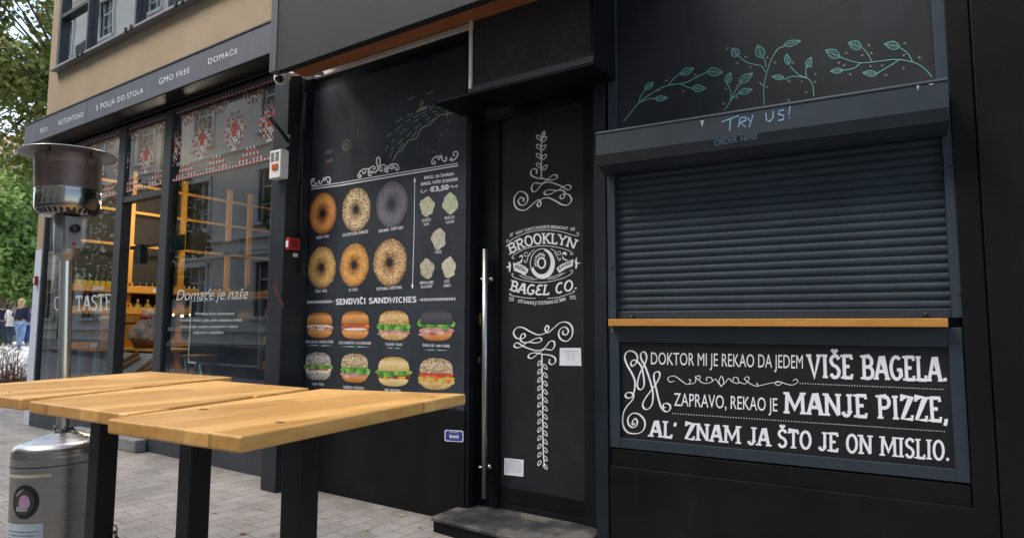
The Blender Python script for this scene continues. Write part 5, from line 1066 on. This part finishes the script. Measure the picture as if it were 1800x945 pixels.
PV = HP+Vector((0,0,zb)); FX = Vector((fw.x, fw.y, 0)).normalized()
T.o.matrix_world = Matrix.Translation(PV) @ Matrix.Rotation(-TILT, 4, FX) @ Matrix.Translation(-PV) @ T.M
# chain from the heater to the table leg
def chain(name, label, path, r=.017):
    pts = [Vector(p) for p in path]; dense = []
    for a, b in zip(pts, pts[1:]):
        n = max(1, int((b-a).length/.004)); dense += [a+(b-a)*i/n for i in range(n)]
    acc = 0; links = [dense[0]]
    for a, b in zip(dense, dense[1:]):
        acc += (b-a).length
        if acc > .026: links.append(b); acc = 0
    mb = MB()
    for i in range(len(links)-1):
        a, b = links[i], links[i+1]; t_ = (b-a).normalized(); nn = t_.orthogonal().normalized(); bb = t_.cross(nn)
        w_ = (nn+bb).normalized() if i % 2 else (nn-bb).normalized(); c_ = (a+b)/2
        mb.tube([c_+t_*(.02*math.cos(q))+w_*(.0105*math.sin(q)) for q in [j*2*math.pi/12 for j in range(13)]], .0034, 5)
    solo(name, mb, paint('chain_steel', (.09,.09,.10), .35, .2, 30, 0, .9), label, 'chain', links[0])
side = Vector((-hd.y, hd.x, 0))*-1
loop = [HP+Vector((.042*math.cos(a), .042*math.sin(a), zb+.012+.012*math.sin(a*2))) for a in [phi+1.2-i*.35 for i in range(19)]]
sd = Vector((math.cos(phi+.75), math.sin(phi+.75), 0)); pth = loop+[HP+sd*.10+Vector((0,0,zb-.02)), HP+sd*.19+Vector((0,0,zt+.02)), HP+sd*.243+Vector((0,0,zt-.05)), HP+sd*.248+Vector((0,0,.35)), HP+sd*.30+Vector((0,0,.05)), Vector((-3.6,1.56,.04)), Vector((-3.41,1.63,.06)), Vector((-3.40,1.60,.12))]
chain('chain', 'dark steel chain looped round the heater neck', pth)
e = on_z(201, 938, .2); chain('chain', 'short end of dark chain hanging at the left table leg', [(-3.42,1.59,.34),(-3.405,1.60,.27),(-3.385,1.60,.22),(-3.36,1.58,.15),(-3.38,1.55,.08)])

# ------------------------------------------------------------------ fallen leaves
LEAFC = paint('yellow_leaf', (.50,.36,.06), .7, .3, 30, .1); LEAFB = paint('brown_leaf', (.30,.17,.06), .7, .3, 30, .1)
for i, (x, y) in enumerate(((376,899.5),(450,893.5),(430.5,919),(434,937),(483.5,905),(567.5,910),(476,941),(596,916),(650,930),(100,742),(700,905),(240,842),(270,905),(590,880),(640,898),(415,870),(30,820),(10,880),(740,925))):
    c_ = on_z(x, y, .004); a = i*1.3; s_ = [.035,.03,.032,.055,.022,.026,.03,.03,.035,.05,.03,.02,.025,.022,.02,.02,.03,.028,.03][i]; mb = MB()
    pf = [(0,0),(.35,.32),(.7,.28),(1,0),(.7,-.28),(.35,-.32)]; vs = [(c_.x+s_*(p*math.cos(a)-q*math.sin(a)), c_.y+s_*(p*math.sin(a)+q*math.cos(a)), .005+s_*.35*abs(q)*(1+.5*p)) for p, q in pf]
    mb.add(vs, [(0,1,2,3),(0,3,4,5)]); mb.tube([(c_.x,c_.y,.005),(c_.x-s_*.4*math.cos(a),c_.y-s_*.4*math.sin(a),.006)], .0012, 4)
    solo('fallen_leaf', mb, LEAFC if i % 3 else LEAFB, 'small dry fallen leaf lying on the grey pavers', 'leaf', c_, 'fallen leaves on the pavers')
# ------------------------------------------------------------------ trees
def leafmat(name, a, b, c_):
    k = NM(name); n = k.noise(k.mapping(), .55, 5, .65); n2 = k.noise(k.mapping(), 9, 2)
    c = k.ramp(k.math('ADD', k.math('MULTIPLY', n, .6), k.math('MULTIPLY', n2, .4)), [(.38, a), (.5, b), (.62, c_)]); k.base(c); k.b.inputs['Roughness'].default_value = .5
    tl = k.n('BsdfTranslucent'); k.l(c, tl.inputs[0]); mx = k.n('MixShader'); mx.inputs[0].default_value = .45
    k.l(k.b.outputs[0], mx.inputs[1]); k.l(tl.outputs[0], mx.inputs[2]); k.l(mx.outputs[0], k.t.nodes['Material Output'].inputs[0]); return k.m
LF1 = leafmat('plane_leaf', (.09,.12,.025), (.22,.26,.06), (.40,.37,.12)); LF2 = leafmat('bright_leaf', (.10,.18,.045), (.24,.38,.095), (.38,.50,.16)); LF3 = leafmat('dark_leaf', (.02,.035,.01), (.045,.07,.02), (.08,.11,.03))
BARK = paint('bark', (.11,.085,.06), .9, .3, 12, .6)
def tree(name, label, base, zc, rad, hgt, n, ls, m, seed, trunk_r=.16, group=None, lobes=14, trunk_to=None):
    rnd = random.Random(seed); base = Vector(base); T = Thing(name, label, 'tree', base, group=group); cen = Vector((base.x, base.y, zc))
    if trunk_to: cen = Vector((trunk_to[0], trunk_to[1], zc))
    lob = []; limbs = MB()
    for i in range(lobes):
        a = rnd.uniform(0, 6.283); h = rnd.uniform(-.85, .85); q = math.sqrt(1-h*h*.9)*rnd.uniform(.35,.8)
        lob.append((cen+Vector((math.cos(a)*q*rad, math.sin(a)*q*rad, h*hgt)), rad*rnd.uniform(.26,.46)*(1 if lobes < 25 else .82)))
    mid = base.lerp(cen, .55); mid.z = base.z+(zc-base.z)*.6
    if trunk_to: mid = base+Vector((0,0,(zc-base.z)*.9))
    limbs.tube([base, base.lerp(mid, .5)+Vector((.05,.04,0)), mid, cen+Vector((0,0,hgt*.3))], [trunk_r, trunk_r*.8, trunk_r*.65, trunk_r*.2], 10)
    for c_, r_ in lob: limbs.tube([mid, mid.lerp(c_, .5)+Vector((0,0,.1)), c_], [trunk_r*.28, trunk_r*.14, .012], 6)
    T.part('trunk', limbs, BARK)
    vs = []; fs = []
    for i in range(n):
        c_, r_ = lob[rnd.randrange(lobes)]; d = Vector((rnd.gauss(0,1), rnd.gauss(0,1), rnd.gauss(0,1))).normalized(); p = c_+d*r_*(rnd.random()**.45)*1.15; p.z = c_.z+(p.z-c_.z)*.8
        nrm = (d*.5+Vector((rnd.gauss(0,1), rnd.gauss(0,1), rnd.gauss(0,1)+.6))).normalized(); u = nrm.orthogonal().normalized(); u = (Matrix.Rotation(rnd.uniform(0,6.28), 3, nrm) @ u); v = nrm.cross(u); s_ = ls*rnd.uniform(.6,1.3); b = len(vs)
        vs += [p-u*s_*.6, p+v*s_*.33-nrm*s_*.1, p+u*s_*.6, p-v*s_*.33-nrm*s_*.1]; fs.append((b,b+1,b+2,b+3))
    mb = MB(); mb.add(vs, fs, False); T.part('crown', mb, m)
def at(px_, py_, d): r = ray(px_, py_); t_ = d/r.dot(Vector((fw.x, fw.y, 0)).normalized()); return EYE+r*t_
def gp(px_, d):
    p = at(px_, 566, d); p.z = gz(p.x); return p
P_ = gp(98, 17.5); tree('street_tree', 'tall street tree with yellowish green leaves behind the tan building corner', P_, 8.9, 2.9, 3.9, 24000, .165, LF1, 1, .17, trunk_to=tuple(at(38, 100, 17.5))[:2], lobes=54)
P_ = gp(98, 27); tree('street_tree', 'bright green leafy tree standing lower behind the patio heater', P_, 4.9, 3.0, 2.9, 17000, .22, LF2, 2, .16, trunk_to=tuple(at(22, 400, 27))[:2], lobes=40)
P_ = gp(-60, 33); tree('street_tree', 'far bright tree at the left photo edge', P_, 5.4, 3.4, 3.2, 6000, .24, LF2, 6, .16, trunk_to=tuple(at(-30, 400, 33))[:2])
P_ = gp(58, 35); tree('street_tree', 'farthest dark tree behind the walking people', P_, 4.2, 3.4, 2.0, 6000, .24, LF3, 7, .2, lobes=16)
tree('street_tree', 'leafy tree across the street mirrored in the left pane', (-25,-5.2,.42), 4.6, 2.3, 2.3, 6000, .2, LF3, 3)
tree('street_tree', 'leafy tree across the street mirrored in the right pane', (-13.8,-4.6,.08), 3.9, 1.7, 2.0, 5000, .2, LF3, 4)
tree('street_tree', 'small street tree mirrored at the right edge of the right pane', (-9.6,-5.0,0), 3.4, 1.3, 1.7, 3500, .18, LF3, 5)
# dry bush and low hedge
b0 = on_z(16, 700, 0); T = Thing('dry_bush', 'bare brown twiggy bush left of the pale blue pier', 'bush', b0); rnd = random.Random(4); mb = MB()
for i in range(120):
    a = rnd.uniform(0,6.28); r_ = rnd.uniform(.05,.75); h = rnd.uniform(.25,.95); p = b0+Vector((rnd.uniform(-.15,.15), rnd.uniform(-.15,.15), 0)); q = b0+Vector((math.cos(a)*r_, math.sin(a)*r_, h)); m_ = p.lerp(q,.5)+Vector((0,0,.12)); mb.tube([p,m_,q],[.008,.006,.003],4)
    for j in range(3): t_ = rnd.uniform(.4,1); s_ = m_.lerp(q,t_); mb.tube([s_, s_+Vector((rnd.uniform(-.2,.2),rnd.uniform(-.2,.2),rnd.uniform(0,.2)))],[.004,.002],3)
T.part('twigs', mb, paint('dry_twig', (.22,.14,.09), .9, .3, 20))
mb = MB(); vs = []; fs = []
for i in range(900):
    a = rnd.uniform(0,6.28); r_ = .6*math.sqrt(rnd.random()); p = b0+Vector((math.cos(a)*r_, math.sin(a)*r_, rnd.uniform(0,.45)*(1-r_))); u = Vector((rnd.gauss(0,1),rnd.gauss(0,1),rnd.gauss(0,1))).normalized()*.03; v = u.orthogonal().normalized()*.018; b = len(vs); vs += [p-u,p+v,p+u,p-v]; fs.append((b,b+1,b+2,b+3))
mb.add(vs, fs); T.part('dead_leaves', mb, paint('dead_leaf', (.20,.11,.06), .8, .4, 30))
hg = gp(-6, 25.5); T = Thing('hedge', 'clipped green hedge beyond the walking people', 'hedge', hg); mb = MB(); vs = []; fs = []
for i in range(3500):
    p = hg+rt*rnd.uniform(-1.6,.35)+Vector((0,0,rnd.uniform(0,1.45)))+Vector((fw.x,fw.y,0))*rnd.uniform(-.5,.5); u = Vector((rnd.gauss(0,1),rnd.gauss(0,1),rnd.gauss(0,1))).normalized()*.07; v = u.orthogonal().normalized()*.045; b = len(vs); vs += [p-u,p+v,p+u,p-v]; fs.append((b,b+1,b+2,b+3))
mb.add(vs, fs); T.part('foliage', mb, LF2); T.part('stem', MB().tube([hg+rt*-.5, hg+rt*-.5+Vector((0,0,1))], .05, 6), BARK)

# ------------------------------------------------------------------ far things on the left
def frame_at(p, yaw): return Matrix.Translation(p) @ Matrix.Rotation(yaw, 4, 'Z')
hy = math.atan2(rt.y, rt.x)
fh = gp(5, 52); FM = frame_at(fh, hy); T = Thing('far_house', 'far pale house with a red tiled roof above the trees', 'house', fh)
T.part('wall', MB(FM).box(-9, 4, 0, 9, -1, 15.0), paint('far_plaster', (.50,.46,.42), .9))
k = NM('red_tiles'); wv = k.n('TexWave'); wv.inputs['Scale'].default_value = 3; k.l(k.mapping(rot=(0,0,.5)), wv.inputs['Vector']); k.base(k.ramp(wv.outputs['Fac'], [(.2,(.30,.12,.08)),(.8,(.45,.21,.15))])); TIL = k.m
T.part('roof', MB(FM).add([(-9.6,-.6,15.0),(4.6,-.6,15.0),(4.6,9.6,15.0),(-9.6,9.6,15.0),(-6,4.5,18),(1,4.5,18)], [(0,1,5,4),(1,2,5),(2,3,4,5),(3,0,4),(3,2,1,0)]), TIL)
T.part('eaves', MB(FM).box(-9.7, 4.7, -.7, 9.7, 14.75, 14.995), paint('eaves_white', (.6,.58,.56), .8))
for x in (-6.5, -4, -1.5, 1): T.part('window', MB(FM).box(x-.6, x+.6, -.05, .02, 11.6, 13.4), FRM)
cp_ = gp(2, 33); CM = frame_at(cp_, hy); T = Thing('shop_awning', 'dark red shop awning far behind the walking woman', 'awning', cp_)
T.part('canopy', MB(CM).add([(-3,0,2.75),(1.2,0,2.75),(1.2,-1.3,2.15),(-3,-1.3,2.15),(-3,-1.31,1.9),(1.2,-1.31,1.9),(-3,.02,2.79),(1.2,.02,2.79)], [(0,1,2,3),(3,2,5,4),(6,7,1,0)]), paint('awning_red', (.17,.03,.04), .8)); T.part('wall', MB(CM).box(-3.2, 1.6, .05, .4, -.2, 4.2), paint('far_wall', (.42,.38,.34), .9)); T.part('shop_window', MB(CM).box(-2.8, .9, .02, .06, .3, 1.9), paint('far_window', (.02,.022,.025), .2))
pp = gp(22, 30); T = Thing('parasol', 'small red and cream parasol far beyond the hedge', 'parasol', pp); zc_ = at(24, 500, 30).z
mb = MB(); mb.lathe([(0,zc_-pp.z+.1),(.35,zc_-pp.z-.02),(.62,zc_-pp.z-.25),(.60,zc_-pp.z-.26),(0,zc_-pp.z-.05)], pp, 8, False); mb.m = [0 if (i//4) % 2 else 1 for i in range(len(mb.f))]
T.part('canopy', mb, [paint('parasol_red', (.5,.05,.04), .7), paint('parasol_cream', (.6,.5,.4), .7)]); T.part('pole', MB().tube([pp, pp+Vector((0,0,zc_-pp.z))], .02, 6), CHARC)
# people
def skin_mesh(verts, edges, radii, root=0, sub=2):
    me = bpy.data.meshes.new('s'); me.from_pydata(verts, edges, []); o = bpy.data.objects.new('s', me); C.objects.link(o)
    o.modifiers.new('k', 'SKIN'); m2 = o.modifiers.new('u', 'SUBSURF'); m2.levels = sub; m2.render_levels = sub
    for i, r_ in enumerate(radii): me.skin_vertices[0].data[i].radius = r_ if isinstance(r_, tuple) else (r_, r_)
    me.skin_vertices[0].data[root].use_root = True
    r2 = bpy.data.meshes.new_from_object(o.evaluated_get(bpy.context.evaluated_depsgraph_get()))
    vs = [tuple(v.co) for v in r2.vertices]; fs = [tuple(p.vertices) for p in r2.polygons]; bpy.data.objects.remove(o); bpy.data.meshes.remove(me); bpy.data.meshes.remove(r2); return vs, fs
SKIN = paint('skin', (.48,.28,.20), .6, .05, 5, 0)
def person(label, pos, yaw, top, legs, hairc, stride=.18, hgt=1.7, arm=0):
    T = Thing('person', label, 'person', pos, yaw); s_ = hgt/1.7; M_ = T.M @ Matrix.Scale(s_, 4)
    J = [(0,0,.93),(0,0,1.12),(0,-.0,1.34),(0,.0,1.44),(0,.015,1.50),(0,.02,1.585),(0,.01,1.66),
         (-.17,0,1.38),(-.22,-.03,1.12),(-.20,.10+arm,.92),(-.195,.15+arm,.83), (.17,0,1.38),(.22,-.03,1.12),(.20,.08,.92),(.195,.11,.83),
         (-.09,0,.88),(-.095,stride*.5,.50),(-.09,stride*.75,.09),(-.09,stride*.75+.14,.035), (.09,0,.88),(.095,-stride*.1,.50),(.09,-stride,.12),(.09,-stride+.12,.035)]
    E_ = [(0,1),(1,2),(2,3),(3,4),(4,5),(5,6),(2,7),(7,8),(8,9),(9,10),(2,11),(11,12),(12,13),(13,14),(0,15),(15,16),(16,17),(17,18),(0,19),(19,20),(20,21),(21,22)]
    Rr = [(.15,.105),(.125,.09),(.15,.1),.06,.055,(.078,.095),(.06,.075),.055,.042,.034,.028,.055,.042,.034,.028,.085,.058,.042,.036,.085,.058,.042,.036]
    vs, fs = skin_mesh(J, E_, Rr); T.part('body', MB(M_).add(vs, fs, True), SKIN)
    ids = [0,1,2,7,8,11,12,9,13]; mp = {q: i for i, q in enumerate(ids)}
    ee = [(mp[a], mp[b]) for a, b in E_ if a in mp and b in mp]; rr = [tuple(x*1.14+.008 for x in (Rr[q] if isinstance(Rr[q], tuple) else (Rr[q],)*2)) for q in ids]
    jv = [J[q] for q in ids]; vs, fs = skin_mesh(jv, ee, rr); T.part('shirt', MB(M_).add(vs, fs, True), top)
    ids = [0,15,16,17,19,20,21]; mp = {q: i for i, q in enumerate(ids)}; ee = [(mp[a], mp[b]) for a, b in E_ if a in mp and b in mp]
    rr = [tuple(x*1.08+.006 for x in (Rr[q] if isinstance(Rr[q], tuple) else (Rr[q],)*2)) for q in ids]; vs, fs = skin_mesh([J[q] for q in ids], ee, rr); T.part('trousers', MB(M_).add(vs, fs, True), legs)
    mb = MB(M_); mb.ball((0,.005-.02,1.615), (.098,.108,.112), 16, 10); mb.ball((0,-.07,1.53), (.085,.05,.11), 14, 8); T.part('hair', mb, hairc)
    for x, y, z in ((-.09, stride*.75+.07, .04), (.09, -stride+.06, .05)): T.part('shoe', MB(M_).ball((x,y,z), (.05,.13,.045), 12, 8), paint('shoe_white', (.5,.48,.46), .6))
    mb = MB(M_)
    for x in (-.033,.033): mb.ball((x,.104,1.60), (.012,.008,.008), 8, 6)
    T.part('eyes', mb, CHARC); return T
NAVY = paint('navy_cloth', (.012,.015,.04), .8, .2, 8); JEAN = paint('pale_denim', (.20,.30,.46), .85, .2, 8); BLOND = paint('blond_hair', (.50,.34,.16), .6, .25, 30); DJ = paint('dark_denim', (.02,.03,.07), .85); WSH = paint('white_shirt', (.55,.54,.56), .8); BRN = paint('brown_hair', (.08,.05,.03), .6); BLUE = paint('blue_cloth', (.05,.09,.30), .8)
away = hy+R(8)
def stand(px_, py_, d):
    p = at(px_, py_, d); return Vector((p.x, p.y, gz(p.x)+.006))
w1 = stand(33, 614, 21.5)
person('person in a navy top and pale jeans walking away with a white bag', w1, away, NAVY, JEAN, BLOND, .2, 1.72, .02)
person('person in a white shirt and dark trousers just left of the woman in navy', stand(17, 607, 24), away-.3, WSH, DJ, BRN, .15, 1.68)
person('person in a dark blue top at the left photo edge', stand(1, 604, 25), away+.4, NAVY, DJ, BRN, .1, 1.75)
person('person in blue clothes half hidden behind the woman in navy', stand(47, 606, 26), away, BLUE, BLUE, BRN, .1, 1.6)
bgp = w1+Vector((-.26*math.cos(away), -.26*math.sin(away), 0))-Vector((-math.sin(away), math.cos(away), 0))*.10
T = Thing('shoulder_bag', 'white shoulder bag hanging at the left side of the person in navy', 'bag', bgp); BM = Matrix.Translation(bgp) @ Matrix.Rotation(away, 4, 'Z')
T.part('pouch', MB(BM).add([(-.14,-.06,.80),(.16,-.06,.80),(.16,.06,.80),(-.14,.06,.80),(-.05,-.03,1.12),(.09,-.03,1.12),(.09,.03,1.12),(-.05,.03,1.12)], [(0,3,2,1),(4,5,6,7),(0,1,5,4),(1,2,6,5),(2,3,7,6),(3,0,4,7)]), paint('bag_cream', (.62,.58,.52), .7), bevel=.03)
T.part('strap', MB(BM).tube([(-.04,0,1.11),(.05,.02,1.28),(.14,.03,1.42),(.09,0,1.11)], .01, 6), paint('strap_cream', (.5,.46,.4), .7))

# ------------------------------------------------------------------ building across the street (seen in the windows)
OP = Thing('apartment_building', 'beige plastered apartment building across the street mirrored in the shop windows', 'building', (-25, -14, 0))
PLA = paint('beige_plaster', (.56,.50,.42), .9, .12, .7, .2); STO = paint('pale_moulding', (.60,.57,.51), .85, .1, 2)
fy = -10.0
cols = [-58+5.6*i for i in range(12)]; floors = [1.7, 5.9, 10.1, 14.3, 18.6, 22.8]; TOW = -27.2
wb = MB()
def facade(x0, x1, top, cs):
    xs = [x0]+[q for c_ in cs for q in (c_-.85, c_+.85)]+[x1]; zs = [0]
    for z in floors:
        if z+2.5 < top: zs += [z, z+2.4]
    zs.append(top)
    for i in range(len(xs)-1):
        for j in range(len(zs)-1):
            if i % 2 == 1 and j % 2 == 1: continue
            wb.add([(xs[i],fy,zs[j]),(xs[i+1],fy,zs[j]),(xs[i+1],fy,zs[j+1]),(xs[i],fy,zs[j+1])], [(3,2,1,0)])
    wb.box(x0, x1, fy-8, fy-.5, 0, top)
facade(-75, TOW, 28, [c_ for c_ in cols if c_ < TOW]); facade(TOW, 14, 19.5, [c_ for c_ in cols if c_ > TOW])
OP.part('wall', wb, PLA)
mb = MB()
for z in floors:
    x1 = 14 if z < 17 else TOW; mb.box(-75, x1, fy, fy+.16, z-.7, z-.5); mb.box(-75, x1, fy, fy+.10, z+2.75, z+2.9); mb.box(-75, x1, fy, fy+.07, z-1.25, z-1.12)
mb.box(-75, TOW, fy, fy+.6, 27.4, 28); mb.box(TOW, 14, fy, fy+.6, 18.9, 19.5); OP.part('moulding', mb, STO)
for x in (-32.9, -44.2): OP.part('shadow_strip', MB().box(x-.75, x+.75, fy+.02, fy+.2, 0, 19), paint('strip_shade', (.06,.055,.05), .9))  # dark strips proud of the wall; a gap's shadow put into their colour
wm = MB().box(-1.0,-.83,0,.1,-.1,2.5); wm.box(.83,1.0,0,.1,-.1,2.5); wm.box(-1.0,1.0,0,.14,2.4,2.6); wm.box(-1.1,1.1,0,.24,-.16,0); wm.box(-.04,.04,-.2,-.1,0,2.4); wm.box(-.83,.83,-.2,-.1,1.6,1.68); wm.box(-.83,-.75,-.2,-.1,0,2.4); wm.box(.75,.83,-.2,-.1,0,2.4); wm.box(-.83,.83,-.2,-.1,.8,.84)
gm = MB().add([(-.83,-.25,0),(.83,-.25,0),(.83,-.25,2.4),(-.83,-.25,2.4)], [(3,2,1,0)])
WFR = paint('white_window_frame', (.46,.45,.43), .6); WGL = paint('dark_window_glass', (.09,.10,.11), .1, .4, .8, 0)
w0 = make('window', wm, WFR); w0.parent = OP.o; g0 = make('pane', gm, WGL); g0.parent = w0; first = True
for c_ in cols:
    for z in floors:
        if z > 15 and c_ > TOW: continue
        if first: o = w0; first = False
        else:
            o = w0.copy(); C.objects.link(o); g = g0.copy(); C.objects.link(g); g.parent = o; o.parent = OP.o
        o.location = (c_+25, fy+14, z)
